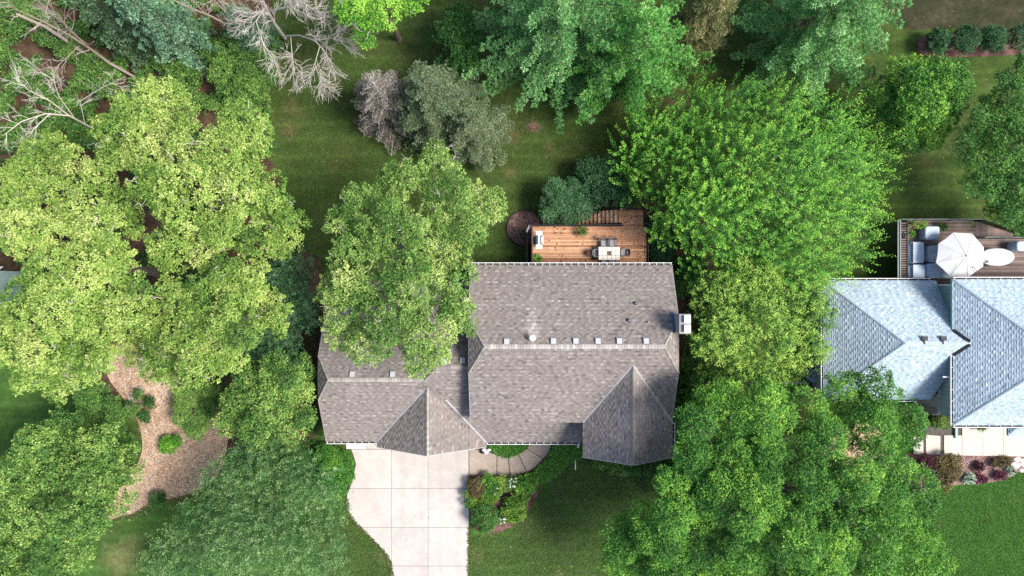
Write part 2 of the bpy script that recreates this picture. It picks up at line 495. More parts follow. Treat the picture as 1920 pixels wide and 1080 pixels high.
structure('lawn', MB().box((0, 0, -0.5), (1600, 1600, 1.0)), M['lawn'])
sheet('front_lawn', [(-300, 640), (160, 640), (215, 760), (215, 960), (420, 930), (560, 850), (660, 838), (880, 838), (1330, 838), (1400, 1000), (1400, 1500), (-300, 1500)], 0.008, M['front_lawn'], smooth_n=2)
sheet('side_lawn', [(1640, 850), (1720, 800), (2200, 800), (2200, 1500), (1640, 1500)], 0.014, M['bright_lawn'], smooth_n=1)
sheet('worn_grass', [(1640, -60), (1660, 30), (1700, 60), (1780, 50), (1850, 62), (2200, 60), (2200, -60)], 0.008, M['worn_lawn'], smooth_n=2)
sheet('woodland_floor', [(-300, -200), (470, -200), (520, 40), (512, 150), (500, 250), (490, 285), (522, 318), (525, 350), (500, 400), (560, 470), (610, 480), (620, 700), (600, 840), (430, 860), (330, 720), (190, 760), (120, 600), (-300, 600)], 0.012, M['woodland'], smooth_n=2)
sheet('wood_chip_clearing', [(200, 640), (330, 640), (335, 720), (390, 745), (430, 780), (425, 860), (395, 915), (330, 935), (285, 945), (250, 968), (205, 975), (190, 955), (240, 900), (270, 850), (262, 790), (230, 745), (195, 700)], 0.020, M['chips'], smooth_n=2)
sheet('hedge_mulch', [(1722, 72), (1745, 62), (2000, 60), (2000, 98), (1850, 106), (1740, 108), (1718, 98)], 0.016, M['mulch'], smooth_n=2)
sheet('small_tree_mulch', [(985, 232), (1005, 228), (1015, 238), (1008, 248), (990, 246)], 0.008, M['mulch'], smooth_n=2)
sheet('foundation_mulch', [(1060, 832), (1240, 850), (1340, 840), (1340, 380), (1200, 380), (1235, 500), (1240, 830)], 0.008, M['woodland'])
sheet('shrub_mulch', [(1000, 395), (1205, 385), (1215, 500), (1000, 500)], 0.008, M['mulch'], smooth_n=1)
sheet('spruce_mulch', [(860, 270), (905, 262), (925, 275), (915, 298), (890, 306), (862, 300)], 0.008, M['pinkmulch'], smooth_n=2)
sheet('tree_bed', [(1590, 790), (1650, 800), (1680, 870), (1630, 915), (1570, 900), (1540, 850)], 0.020, M['chips'], smooth_n=2)
sheet('dark_bed', [(1290, 690), (1560, 690), (1560, 790), (1290, 800)], 0.010, M['woodland'], smooth_n=1)

# a round mulch ring with black edging beside the deck
c = at(984, 428)
rr = 34 * m_per_px(0)
ring = thing('mulch_ring', 'round bed of brown mulch with black edging beside the cedar deck', 'mulch bed', (c.x, c.y, 0))
n = 40
MB().prism([(c.x + rr * math.cos(2 * math.pi * i / n), c.y + rr * math.sin(2 * math.pi * i / n)) for i in range(n)], 0.0, 0.05).build('mulch', M['mulch'], ring)
e = MB()
e.tube([(c.x + rr * math.cos(2 * math.pi * i / n), c.y + rr * math.sin(2 * math.pi * i / n), 0.06) for i in range(n + 1)], [0.05] * (n + 1), 5)
e.build('edging', M['edging'], ring)

# driveway: base sheet and one concrete slab after another
LEFTX = [(830, 650), (845, 661), (870, 668), (900, 662), (925, 652), (945, 649), (962, 653), (985, 671), (1005, 692), (1020, 710), (1040, 725), (1060, 733), (1090, 737), (1300, 745)]
def left_x(y):
    for (y0, x0), (y1, x1) in zip(LEFTX, LEFTX[1:]):
        if y0 <= y <= y1: return x0 + (x1 - x0) * (y - y0) / (y1 - y0)
    return LEFTX[-1][1]
drive = structure('driveway', MB().prism([(at(x + 1, y).x, at(x + 1, y).y) for y, x in LEFTX] + [(at(878, 1300).x, at(878, 1300).y), (at(878, 830).x, at(878, 830).y)], -0.02, 0.055), M['joint'])
rows = [842, 915.5, 988.5, 1060.5, 1133, 1206, 1290]
g = 0.28
for r0, r1 in zip(rows, rows[1:]):
    for ci, (x0, x1) in enumerate(((None, 734.5), (734.5, 803), (803, 879))):
        a0, a1 = r0 + g, r1 - g
        if ci == 0:
            ys = np.linspace(a0, a1, 9)
            L = [(min(left_x(y), 733), y) for y in ys]
            if left_x(a1) > 732: L = [p for p in L if p[0] < 732.5]
            if len(L) < 3: continue
            poly = L + [(x1 - g, L[-1][1]), (x1 - g, a0)]
        else:
            poly = [(x0 + g, a0), (x0 + g, a1), (x1 - g, a1), (x1 - g, a0)]
        MB().prism([(at(*p).x, at(*p).y) for p in poly], 0.0, 0.085 + random.Random(r0 + ci).uniform(-.002, .002), random.Random(int(r0) * 7 + ci).random()).build('slab', M['concrete'], drive)
for x0, x1 in ((650, 686.5), (687.2, 760), (761, 840)):
    MB().prism([(at(*p).x, at(*p).y) for p in ((x0, 825), (x0, 841.3), (x1, 841.3), (x1, 825))], 0.0, 0.09).build('apron_slab', M['white'] if x1 < 700 else M['concrete'], drive)

# curved front walk, five segments
SEG = [[(880, 841), (905, 844), (931.3, 853), (931, 890), (880, 889.5)], [(932.5, 853.5), (952, 857.5), (955.8, 891.3), (932.2, 890.3)],
       [(953.6, 857.5), (971, 851), (986.6, 884.5), (957.3, 891)], [(972.5, 850.3), (988.5, 841.2), (1017.5, 859.8), (1004, 874), (988, 883.8)],
       [(989.5, 840.5), (992, 829), (1034, 829), (1030, 845), (1019, 859)]]
walk = structure('front_walk', MB().prism([(at(*p).x, at(*p).y) for p in [(880, 840), (905, 843), (952, 857), (990, 839), (992, 829), (1034, 829), (1030, 846), (1017, 862), (988, 885), (955, 892), (880, 890)]], -0.02, 0.04), M['joint'])
for s in SEG:
    MB().prism([(at(*p).x, at(*p).y) for p in s], 0.0, 0.10).build('walk_slab', M['walk'], walk)

# neighbour's front walk
nwalk = structure('stepped_walk', MB().prism([(at(*p).x, at(*p).y) for p in [(1715, 800), (2100, 790), (2100, 856), (1715, 852)]], -0.02, 0.03), M['joint'])
for poly in ([(1712, 818), (1730, 816), (1730, 851.5), (1712, 851)], [(1735, 815), (1762, 817), (1762, 852), (1735, 851.5)], [(1769, 816), (1802, 816), (1802, 853.5), (1769, 852.5)],
             [(1803, 795), (1841.3, 795), (1841.3, 854), (1803, 853.5)], [(1842, 790), (1880, 790), (1880, 854.5), (1842, 854)], [(1880.7, 790), (1919, 790), (1919, 855.5), (1880.7, 854.5)], [(1920, 790), (1990, 790), (1990, 856), (1920, 855.5)]):
    MB().prism([(at(*p).x, at(*p).y) for p in poly], 0.0, 0.09).build('walk_slab', M['walk2'], nwalk)
sheet('neighbour_bed', [(1690, 850), (1740, 850), (1925, 852), (2000, 856), (2000, 860), (1930, 872), (1895, 895), (1860, 905), (1800, 908), (1760, 915), (1720, 925), (1690, 900)], 0.026, M['pinkmulch'], smooth_n=1)
sheet('entry_bed', [(1715, 782), (1803, 782), (1803, 814), (1715, 812)], 0.026, M['woodland'])

# front flower bed edging
sheet('flower_bed', [(876, 893), (955, 893), (990, 886), (1012, 900), (1010, 930), (985, 968), (965, 985), (935, 1000), (905, 1003), (882, 985), (877, 930)], 0.024, M['mulch'], smooth_n=1)
sheet('front_border', [(985, 888), (1015, 865), (1035, 832), (1110, 832), (1112, 850), (1075, 860), (1045, 885), (1010, 905)], 0.028, M['mulch'], smooth_n=1)
be = thing('bed_edging', 'red timber edging along the flower bed below the curved walk', 'edging', at(915, 892))
for a, b in (((879, 891.5), (957, 893)), ((877.5, 892), (876, 925)), ((880, 952), (888, 965))):
    MB().bar(at(*a, .07), at(*b, .07), .09, .14).build('timber', M['brickedge'], be)

# ------------------------------------------------------------------ roofs
rng = random.Random(5)

def clip_interval(poly, v):
    """u-range of convex polygon (list of (u,v)) on the line v"""
    us = []
    n = len(poly)
    for i in range(n):
        (u0, v0), (u1, v1) = poly[i], poly[(i + 1) % n]
        if (v0 - v) * (v1 - v) <= 0 and abs(v1 - v0) > 1e-9:
            us.append(u0 + (u1 - u0) * (v - v0) / (v1 - v0))
    return (min(us), max(us)) if len(us) >= 2 else None

def roof_face(poly3, deck, acc, expo=0.148, tint=None, wmin=0.19, wmax=0.30):
    """one slope: a thick deck panel, and overlapping shingle tabs laid course by course"""
    P = [Vector(p) for p in poly3]
    nrm = (P[1] - P[0]).cross(P[2] - P[0])
    if nrm.z < 0:
        P = P[::-1]
        nrm = -nrm
    nrm.normalize()
    deck.slab(P, 0.16)
    u = Vector((0, 0, 1)).cross(nrm).normalized()
    v = nrm.cross(u)
    o = P[0]
    uv = [((p - o).dot(u), (p - o).dot(v)) for p in P]
    v0, v1 = min(q[1] for q in uv), max(q[1] for q in uv)
    k = 0
    vv = v0
    while vv < v1 - 0.02:
        vt = min(vv + expo, v1)
        ib, it = clip_interval(uv, vv + 0.004), clip_interval(uv, vt - 0.004)
        if ib is None or it is None:
            vv = vt
            continue
        lo, hi = min(ib[0], it[0]), max(ib[1], it[1])
        x = lo - rng.uniform(0, wmax)
        flip = rng.random() < 0.5
        while x < hi:
            w = rng.uniform(wmin, wmax)
            xa, xb = max(x, lo), min(x + w, hi)
            x += w
            if xb - xa < 0.015: continue
            flip = (not flip) if rng.random() < 0.95 else flip
            raised = flip
            th = 0.030 if raised else 0.012
            ba, bb = max(xa, ib[0]), min(xb, ib[1])
            ta, tb = max(xa, it[0]), min(xb, it[1])
            if bb < ba: ba = bb = (ba + bb) / 2
            if tb < ta: ta = tb = (ta + tb) / 2
            pt = lambda uu, ww, h: o + u * uu + v * ww + nrm * h
            t = tint(raised, (pt((xa + xb) / 2, vv, 0)), rng) + (.035 if k % 2 else -.035)
            acc.add([pt(ba, vv, 0.0), pt(bb, vv, 0.0), pt(bb, vv, th), pt(ba, vv, th), pt(tb, vt, 0.004), pt(ta, vt, 0.004)],
                    [[0, 1, 2, 3], [3, 2, 4, 5]], t)
        vv = vt
        k += 1

def ridge_caps(acc, a, b, dn1, dn2, tint0=0.75, w=0.16, expo=0.2, lift=0.035):
    """folded cap pieces along a ridge or hip from a to b; dn1/dn2 point down the two slopes"""
    a, b = Vector(a), Vector(b)
    L = (b - a).length
    d = (b - a) / L
    s1, s2 = Vector(dn1).normalized() * w, Vector(dn2).normalized() * w
    n = max(1, int(L / expo))
    up = Vector((0, 0, 1))
    for i in range(n):
        p, q = a + d * (L * i / n), a + d * (L * (i + 1.15) / n)
        h0, h1 = lift + 0.02, lift
        t = min(1, max(0, tint0 + rng.uniform(-.09, .1)))
        acc.add([p + s1 + up * h0, p + up * (h0 + .01), p + s2 + up * h0, q + s1 + up * h1, q + up * (h1 + .01), q + s2 + up * h1],
                [[0, 3, 4, 1], [1, 4, 5, 2]], t)

def strip(mb, a, b, w, nrm=(0, 0, 1), lift=0.04):
    a, b = Vector(a), Vector(b)
    mb.bar(a + Vector((0, 0, lift)), b + Vector((0, 0, lift)), w, 0.02)

def down(nx, ny, slope):
    return (nx, ny, -slope)

def gutter(parent, a, b, out, trough=M['gutter_dark'], nm='gutter', lip=M['white'], step=0.5, hw=.04):
    """open eave gutter: back, floor and front lip, with spaced hangers across the top"""
    a, b, out = Vector(a), Vector(b), Vector(out)
    g = MB()
    g.bar(a + out * .075 + Vector((0, 0, -.09)), b + out * .075 + Vector((0, 0, -.09)), .15, .012)
    go = g.build(nm, trough, parent)
    l = MB()
    l.bar(a + out * .155 + Vector((0, 0, -.03)), b + out * .155 + Vector((0, 0, -.03)), .038, .12)
    l.build('gutter_lip', lip, go)
    h = MB()
    L = (b - a).length
    nh = int(L / step)
    for i in range(nh + 1):
        p = a + (b - a) * ((i + .15) / (nh + .3))
        h.bar(p + out * -.01 + Vector((0, 0, .0)), p + out * .15 + Vector((0, 0, -.005)), hw, .015)
    tag(h.build('hangers', lip, go), kind='stuff')
    return go

def tint_main(raised, p, r):
    t = (0.55 if raised else 0.43) + r.uniform(-.09, .09)
    if r.random() < .07: t = r.uniform(.62, .70)
    if r.random() < .05: t = r.uniform(.1, .25)
    # pale metal wash-off streak running down from the flue cap
    if -3.35 < p.y < -0.2 and p.z > 6:
        q = (p.y + 3.3) / 3.1
        if abs(p.x - 1.40) < 0.36 - .1 * q + r.uniform(-.08, .08): t = min(.86, max(t, .5) + .22 * (1 - q))
    return min(1, max(0, t))

def tint_blue(raised, p, r):
    t = (0.56 if raised else 0.46) + r.uniform(-.10, .10)
    if r.random() < .08: t = r.uniform(.75, .9)
    if r.random() < .06: t = r.uniform(.1, .25)
    return min(1, max(0, t))

# ================================================================== the main house
house = thing('house', 'taupe shingled main house with two front gables above the concrete driveway', 'house', (2, -5, 0))
ZE, ZR = 5.6, 8.6
XL, XR, YN, YS, YR = -2.95, 11.34, 1.63, -9.53, -3.91
sN = (ZR - ZE) / (YN - YR)
sS = (ZR - ZE) / (YR - YS)
ZJ = 7.6
yjN, yjS = YR + (ZR - ZJ) / sN, YR - (ZR - ZJ) / sS
xa, xb = XL + 1.1, XR - 1.2
deck, sh = MB(), MB()
roof_face([(XR, YN, ZE), (XL, YN, ZE), (XL, yjN, ZJ), (xa, YR, ZR), (xb, YR, ZR), (XR, yjN, ZJ)], deck, sh, tint=tint_main)
roof_face([(XL, YS, ZE), (XR, YS, ZE), (XR, yjS, ZJ), (xb, YR, ZR), (xa, YR, ZR), (XL, yjS, ZJ)], deck, sh, tint=tint_main)
roof_face([(XL, yjN, ZJ), (XL, yjS, ZJ), (xa, YR, ZR)], deck, sh, tint=tint_main)
roof_face([(XR, yjS, ZJ), (XR, yjN, ZJ), (xb, YR, ZR)], deck, sh, tint=tint_main)
# right front gable
GX0, GX1, GXR, GZR, GYF = 5.03, 11.38, 8.2, 7.9, -12.0
GYA = YR - (ZR - GZR) / sS
sG = (GZR - ZE) / (GXR - GX0)
roof_face([(GX0, YS, ZE), (GX0, GYF, ZE), (GXR, GYF, GZR), (GXR, GYA, GZR)], deck, sh, tint=tint_main)
roof_face([(GX1, GYF, ZE), (GX1, YS, ZE), (GXR, GYA, GZR), (GXR, GYF, GZR)], deck, sh, tint=tint_main)
# low roof over the entry, continuing the link
LZR, LYR, LX, LE = 6.85, -5.46, -5.09, -11.5
sL = (LZR - 3.0) / (LYR - LE)
ztop = 3.0 + sL * (-8.8 - LE)
roof_face([(XL, LE, 3.0), (5.2, LE, 3.0), (5.2, -8.8, ztop), (XL, -8.8, ztop)], deck, sh, tint=tint_main)
# link between the main house and the garage
hx = LX - 1.1
roof_face([(hx, LE, 3.0), (XL, LE, 3.0), (XL, LYR, LZR), (LX, LYR, LZR), (hx, LYR - 1.1, LZR - 1.1 * sL)], deck, sh, tint=tint_main)
roof_face([(XL, .57, 3.0), (LX - 6.03, .57, 3.0), (LX, LYR, LZR), (XL, LYR, LZR)], deck, sh, tint=tint_main)
roof_face([(LX, LYR, LZR), (LX - 4.5, LYR + 4.5, LZR - 4.5 * sL), (LX - 1.6, LYR - 1.6, LZR - 1.6 * sL)], deck, sh, tint=tint_main)
# garage wing
QZE, QZR, QYS, QYR, QXL = 3.0, 6.2, -11.45, -6.43, -13.84
sQ = (QZR - QZE) / (QYR - QYS)
QYN = QYR + (QZR - QZE) / sQ
QZJ = 5.2
qn, qs = QYR + (QZR - QZJ) / sQ, QYR - (QZR - QZJ) / sQ
qx = QXL + .95
roof_face([(QXL, QYS, QZE), (-5.95, QYS, QZE), (-5.95, QYR, QZR), (qx, QYR, QZR), (QXL, qs, QZJ)], deck, sh, tint=tint_main)
roof_face([(-4.5, QYN, QZE), (QXL, QYN, QZE), (QXL, qn, QZJ), (qx, QYR, QZR), (-4.5, QYR, QZR)], deck, sh, tint=tint_main)
roof_face([(QXL, qn, QZJ), (QXL, qs, QZJ), (qx, QYR, QZR)], deck, sh, tint=tint_main)
# garage front gable
HX0, HX1, HZR, HYF = -10.06, -1.91, 5.85, -11.85
HXR = (HX0 + HX1) / 2
sH = (HZR - 3.0) / (HXR - HX0)
HYA = QYR - (QZR - HZR) / sQ
roof_face([(HX0, QYS, 3.0), (HX0, HYF, 3.0), (HXR, HYF, HZR), (HXR, HYA, HZR)], deck, sh, tint=tint_main)
roof_face([(HX1, HYF, 3.0), (HX1, LE, 3.0), (HXR, HYA, HZR), (HXR, HYF, HZR)], deck, sh, tint=tint_main)
roof = deck.build('roof', M['underlay'], house)
tag(sh.build('shingles', M['shingle'], roof), kind='stuff')
cap = MB()
ridge_caps(cap, (xa, YR, ZR), (xb, YR, ZR), (0, 1, -sN), (0, -1, -sS), .80, .17)
for (a, b, d1, d2) in (((XL, yjN, ZJ), (xa, YR, ZR), (0, 1, -sN), (-1, 0, -.9)), ((XL, yjS, ZJ), (xa, YR, ZR), (0, -1, -sS), (-1, 0, -.9)),
                       ((XR, yjN, ZJ), (xb, YR, ZR), (0, 1, -sN), (1, 0, -.83)), ((XR, yjS, ZJ), (xb, YR, ZR), (0, -1, -sS), (1, 0, -.83))):
    ridge_caps(cap, a, b, d1, d2, .68, .13)
ridge_caps(cap, (GXR, GYF, GZR), (GXR, GYA, GZR), (-1, 0, -sG), (1, 0, -sG), .55, .15)
ridge_caps(cap, (HXR, HYF, HZR), (HXR, HYA, HZR), (-1, 0, -sH), (1, 0, -sH), .72, .15)
ridge_caps(cap, (qx, QYR, QZR), (HXR - .2, QYR, QZR), (0, 1, -sQ), (0, -1, -sQ), .76, .17)
ridge_caps(cap, (QXL, qn, QZJ), (qx, QYR, QZR), (0, 1, -sQ), (-1, 0, -1), .66, .13)
ridge_caps(cap, (QXL, qs, QZJ), (qx, QYR, QZR), (0, -1, -sQ), (-1, 0, -1), .66, .13)
ridge_caps(cap, (LX, LYR, LZR), (XL, LYR, LZR), (0, 1, -sL), (0, -1, -sL), .62, .15)
ridge_caps(cap, (LX, LYR, LZR), (hx - .05, LYR - 1.15, LZR - 1.15 * sL), (0, -1, -sL), (-1, 0, -sL), .7, .14)
tag(cap.build('ridge_caps', M['shingle'], roof), kind='stuff')
va = MB()
for a, b in (((GXR, GYA, GZR), (GX0, YS, ZE)), ((GXR, GYA, GZR), (GX1, YS, ZE)), ((HXR, HYA, HZR), (HX0, QYS, 3.0)), ((LX + .35, -7.95, 5.28), (HX1, LE, 3.0)),
             ((LX - 1.35, -6.2, 6.1), (LX - 2.0, -5.2, 5.45))):
    va = MB()
    strip(va, a, b, .13)
    va.build('valley_flashing', M['flash'], roof)
fa = MB()     # bargeboards on every gable edge
for a, b in (((XL, YN, ZE), (XL, yjN, ZJ)), ((XL, YS, ZE), (XL, yjS, ZJ)), ((XR, YN, ZE), (XR, yjN, ZJ)), ((XR, YS, ZE), (XR, yjS, ZJ)), ((XL, yjN, ZJ), (XL, yjS, ZJ)), ((XR, yjN, ZJ), (XR, yjS, ZJ)),
             ((GX0, GYF, ZE), (GXR, GYF, GZR)), ((GX1, GYF, ZE), (GXR, GYF, GZR)), ((HX0, HYF, 3), (HXR, HYF, HZR)), ((HX1, HYF, 3), (HXR, HYF, HZR)),
             ((QXL, QYS, 3), (QXL, qs, QZJ)), ((QXL, QYN, 3), (QXL, qn, QZJ)), ((QXL, qs, QZJ), (QXL, qn, QZJ))):
    va_, vb_ = Vector(a), Vector(b)
    fa = MB()
    fa.bar(va_ + Vector((0, 0, -.10)), vb_ + Vector((0, 0, -.10)), .05, .2)
    fa.build('bargeboard', M['flash'], roof)
gutter(house, (XR, YN, ZE), (XL, YN, ZE), (0, 1, 0))
gutter(house, (HX1, LE, 3.0), (GX0 + .05, LE, 3.0), (0, -1, 0))
gutter(house, (QXL, QYS, 3.0), (HX0, QYS, 3.0), (0, -1, 0))
gutter(house, (GX1, GYF, ZE), (GX1, YS, ZE), (1, 0, 0))

def box_wall(x0, x1, y0, y1, z1, mat_=M['siding'], parent=None):
    return MB().box(((x0 + x1) / 2, (y0 + y1) / 2, z1 / 2), (x1 - x0, y1 - y0, z1)).build('wall', mat_, parent)
box_wall(-2.6, 10.95, -9.05, 1.15, 5.42, parent=house)
box_wall(-13.35, -2.62, -10.95, -1.9, 2.85, parent=house)
box_wall(5.45, 10.9, -11.5, -9.06, 5.4, parent=house)
gw = MB()
gw.add([(5.5, -11.48, 5.41), (10.85, -11.48, 5.41), (GXR, -11.48, 7.5), (5.5, -11.3, 5.41), (10.85, -11.3, 5.41), (GXR, -11.3, 7.5)], [[0, 1, 2], [5, 4, 3], [0, 3, 4, 1], [1, 4, 5, 2], [2, 5, 3, 0]])
gw.build('gable_wall', M['siding'], house)
for x0, x1 in ((-2.6, -2.45), (10.8, 10.95)):
    gw = MB()
    gw.add([(x, y, z) for x in (x0, x1) for y, z in ((-8.9, 5.4), (1.0, 5.4), (YR + 1.2, 7.3), (YR - 1.2, 7.3))],
           [[3, 2, 1, 0], [4, 5, 6, 7], [0, 1, 5, 4], [1, 2, 6, 5], [2, 3, 7, 6], [3, 0, 4, 7]])
    gw.build('gable_wall', M['siding'], house)
gw = MB()
gw.add([(-10.0 + .4, -11.4, 2.86), (-2.4, -11.4, 2.86), (HXR, -11.4, 5.5), (-9.6, -11.25, 2.86), (-2.4, -11.25, 2.86), (HXR, -11.25, 5.5)], [[0, 1, 2], [5, 4, 3], [0, 3, 4, 1], [1, 4, 5, 2], [2, 5, 3, 0]])
gw.build('gable_wall', M['siding'], house)
def window(parent, cx, cy, cz, w, h, nx, ny):
    f = MB().box((cx + nx * .04, cy + ny * .04, cz), (w if ny else .08, w if nx else .08, h)).build('window', M['white'], parent)
    MB().box((cx + nx * .085, cy + ny * .085, cz), ((w - .16) if ny else .02, (w - .16) if nx else .02, h - .16)).build('pane', M['glass'], f)
for x in (0, 3.2, 7.2): window(house, x, 1.15, 3.9, 1.3, 1.3, 0, 1)
for x in (6.9, 9.4): window(house, x, -11.5, 3.9, 1.2, 1.5, 0, -1)
for y in (-2, -6): window(house, 10.95, y, 3.8, 1.1, 1.3, 1, 0)
gd = MB().box((-8.6, -10.98, 1.2), (4.8, .06, 2.4)).build('garage_door', M['white'], house)
fd = MB().box((1.9, -9.09, 1.2), (1.1, .08, 2.3)).build('front_door', M['rail'], house)

# box vents, flue, pipes
def roof_pt(px, py, plane):
    """where the sight line through a pixel meets a roof plane z = z0 + sx*(x-x0) + sy*(y-y0)"""
    x0, y0, z0, sx, sy = plane
    z = z0
    for _ in range(30):
        p = at(px, py, z)
        z = z0 + sx * (p.x - x0) + sy * (p.y - y0)
    return at(px, py, z)
PN = (0, YR, ZR, 0, -sN)
PQ = (0, QYR, QZR, 0, -sQ)
PL = (0, LYR, LZR, 0, -sL)
def box_vent(px, py, plane, mat_=M['grey_metal']):
    p = roof_pt(px, py, plane)
    sl = plane[4]
    v = MB()
    hw, hd, hh = .175, .19, .16
    vs = []
    for z in (-.1, hh):
        for dx, dy in ((-hw, -hd), (hw, -hd), (hw, hd), (-hw, hd)):
            vs.append((p.x + dx * (1 if z < 0 else .96), p.y + dy * (1 if z < 0 else .96), p.z + z + sl * dy * .6))
    v.add(vs, [[4, 5, 6, 7], [0, 1, 5, 4], [1, 2, 6, 5], [2, 3, 7, 6], [3, 0, 4, 7]])
    o = v.build('roof_vent', mat_, house)
    ap = MB().bar((p.x, p.y - .28, p.z + .04 + sl * -.28), (p.x, p.y + .3, p.z + .04 + sl * .3), .5, .012)
    ap.build('flange', M['shingle'], o)
for q in ((950, 640), (1037.5, 639), (1079.5, 639), (1121, 639), (1161, 639), (1211, 639)): box_vent(*q, PN)
for q in ((661, 701), (736.5, 701)): box_vent(*q, PQ)
for q in ((834, 678), (867.5, 675)): box_vent(*q, PL)
p = roof_pt(998, 633, PN)
fl = MB().tube([(p.x, p.y, p.z - .1), (p.x, p.y, p.z + .42)], [.1, .1], 12).build('flue_pipe', M['grey_metal'], house)
MB().lathe((p.x, p.y, p.z + .40), [(.20, 0), (.215, .05), (.2, .10), (.06, .17)], 14).build('flue_cap', M['white'], fl)
for q in ((1191, 568.5), (1178, 600.5)):
    p = roof_pt(*q, PN)
    pv = MB().lathe((p.x, p.y, p.z - .05), [(.13, 0), (.13, .16), (.10, .2)], 8).build('plumbing_vent', M['dark'], house)
    MB().lathe((p.x + .03, p.y, p.z + .151), [(.065, 0), (.065, .02)], 8).build('vent_cap', M['bluesteel'], pv)
p = roof_pt(1215.5, 603.5, PN)
pv = MB().tube([(p.x, p.y, p.z - .05), (p.x, p.y, p.z + .22)], [.055, .055], 10).build('plumbing_vent', M['grey_metal'], house)
MB().lathe((p.x, p.y, p.z + .221), [(.038, 0), (.038, .006)], 10).build('pipe_mouth', M['black'], pv)
# chimney
ch = MB().box((11.33, -2.36, 4.6), (.68, 1.16, 9.2)).build('chimney', M['chimney_stone'], house)
MB().box((11.36, -2.36, 9.26), (.74, 1.30, .12)).build('chimney_crown', M['chimney_cap'], ch)
for y in (-2.04, -2.66):
    fq = MB().box((11.47, y, 9.42), (.36, .44, .22)).build('flue', M['grey_metal'], ch)
    MB().box((11.47, y, 9.545), (.42, .50, .035)).build('flue_cap', M['white'], fq)
z0 = ZR - sN * (-1.7 - YR)
MB().bar((10.96, -1.68, ZR - sN * (-1.68 - YR) + .10), (10.96, -3.0, ZR - sN * (-3.0 - YR) + .10), .10, .28).build('chimney_flashing', M['blue_flash'], house)
# downspout from the entry gutter
dpt = at(1085, 831, 2.9)
MB().tube([(dpt.x, LE - .13, 2.88), (dpt.x, LE - .25, 2.6), (dpt.x, -12.0, 2.45), (dpt.x, -12.4, .2), (dpt.x, -14.3, .06)], [.045] * 5, 6).build('downspout', M['white'], house)
MB().tube([(-10.2, -11.7, 2.85), (-10.2, -11.6, 2.5), (-10.2, -11.2, 2.3), (-10.2, -11.1, .1)], [.05] * 4, 6).build('downspout', M['dark'], house)

# ================================================================== the pale blue neighbour
nb = thing('house', 'pale blue shingled hip roofed house at the right with a white umbrella on its deck', 'house', (33, -4.5, 0))
deck, sh, cap = MB(), MB(), MB()
BX, BZ, BN, BS, bs = 31.33, 5.5, .61, -9.74, .65
WXL, WZ, WN, WS = 23.2, 3.0, .56, -8.3
WYR = (WN + WS) / 2
wrun = (WN - WS) / 2
ws = .69
WZR = WZ + wrun * ws
BXE = 52.0
bh = (BN - BS) / 2
BYR = (BN + BS) / 2
BZR = BZ + bh * bs
xe = BX + (WZR - BZ) / bs + .1
roof_face([(31.6, WN, WZ), (WXL, WN, WZ), (WXL + wrun, WYR, WZR), (xe, WYR, WZR), (31.6, WYR + .7, WZR - .7 * ws)], deck, sh, tint=tint_blue)
roof_face([(WXL, WS, WZ), (31.2, WS, WZ), (xe, WYR - .05, WZR), (WXL + wrun, WYR, WZR)], deck, sh, tint=tint_blue)
roof_face([(WXL, WN, WZ), (WXL, WS, WZ), (WXL + wrun, WYR, WZR)], deck, sh, tint=tint_blue)
# cut the wing's far end so that it dies into the taller block's wall
roof_face([(BXE, BN, BZ), (BX, BN, BZ), (BX + bh, BYR, BZR), (BXE, BYR, BZR)], deck, sh, tint=tint_blue)
roof_face([(BX, BS, BZ), (BXE, BS, BZ), (BXE, BYR, BZR), (BX + bh, BYR, BZR)], deck, sh, tint=tint_blue)
roof_face([(BX, BN, BZ), (BX, BS, BZ), (BX + bh, BYR, BZR)], deck, sh, tint=tint_blue)
# little porch roof in front
q0 = at(1890, 817, 4.2)
roof_face([(q0.x, q0.y, 4.2), (q0.x + 3, q0.y, 4.2), (q0.x + 3, q0.y + 1.6, 5.1), (q0.x + 1.0, q0.y + 1.6, 5.1)], deck, sh, tint=tint_blue)
roof_face([(q0.x, q0.y + 2.2, 4.2), (q0.x, q0.y, 4.2), (q0.x + 1.0, q0.y + 1.6, 5.1), (q0.x + 1.0, q0.y + 2.2, 5.1)], deck, sh, tint=tint_blue)
roof = deck.build('roof', M['bunderlay'], nb)
tag(sh.build('shingles', M['bshingle'], roof), kind='stuff')
ridge_caps(cap, (WXL + wrun, WYR, WZR), (xe, WYR, WZR), (0, 1, -ws), (0, -1, -ws), .8, .15)
for y, s in ((WN, 1), (WS, -1)): ridge_caps(cap, (WXL, y, WZ), (WXL + wrun, WYR, WZR), (0, s, -ws), (-1, 0, -ws), .5, .14)
for y, s in ((BN, 1), (BS, -1)): ridge_caps(cap, (BX, y, BZ), (BX + bh, BYR, BZR), (0, s, -bs), (-1, 0, -bs), .45, .15)
tag(cap.build('ridge_caps', M['bshingle'], roof), kind='stuff')
zb = lambda x: BZ + (x - BX) * bs
for s in (1, -1):
    fl = MB()
    a = Vector((BX + .0, WYR + s * (WZR - zb(BX)) / ws, zb(BX)))
    b = Vector((xe - .15, WYR + s * .05, WZR))
    fl.bar(a + Vector((-.02, s * .09, .09)), b + Vector((0, s * .06, .08)), .20, .02)
    fl.build('valley_flashing', M['dark'], roof)
tr = MB()
tr.bar((BX - .02, BN + .02, BZ - .09), (BX - .02, WYR + (WZR - BZ) / ws, BZ - .09), .06, .2)
tr.build('fascia', M['teal_trim'], roof)
gutter(nb, (31.2, WN, WZ), (WXL, WN, WZ), (0, 1, 0), hw=.022, step=.8)
gutter(nb, (WXL, WN, WZ), (WXL, WS, WZ), (-1, 0, 0), hw=.022, step=.8)
gutter(nb, (WXL, WS, WZ), (30.2, WS, WZ), (0, -1, 0), hw=.022, step=.8)
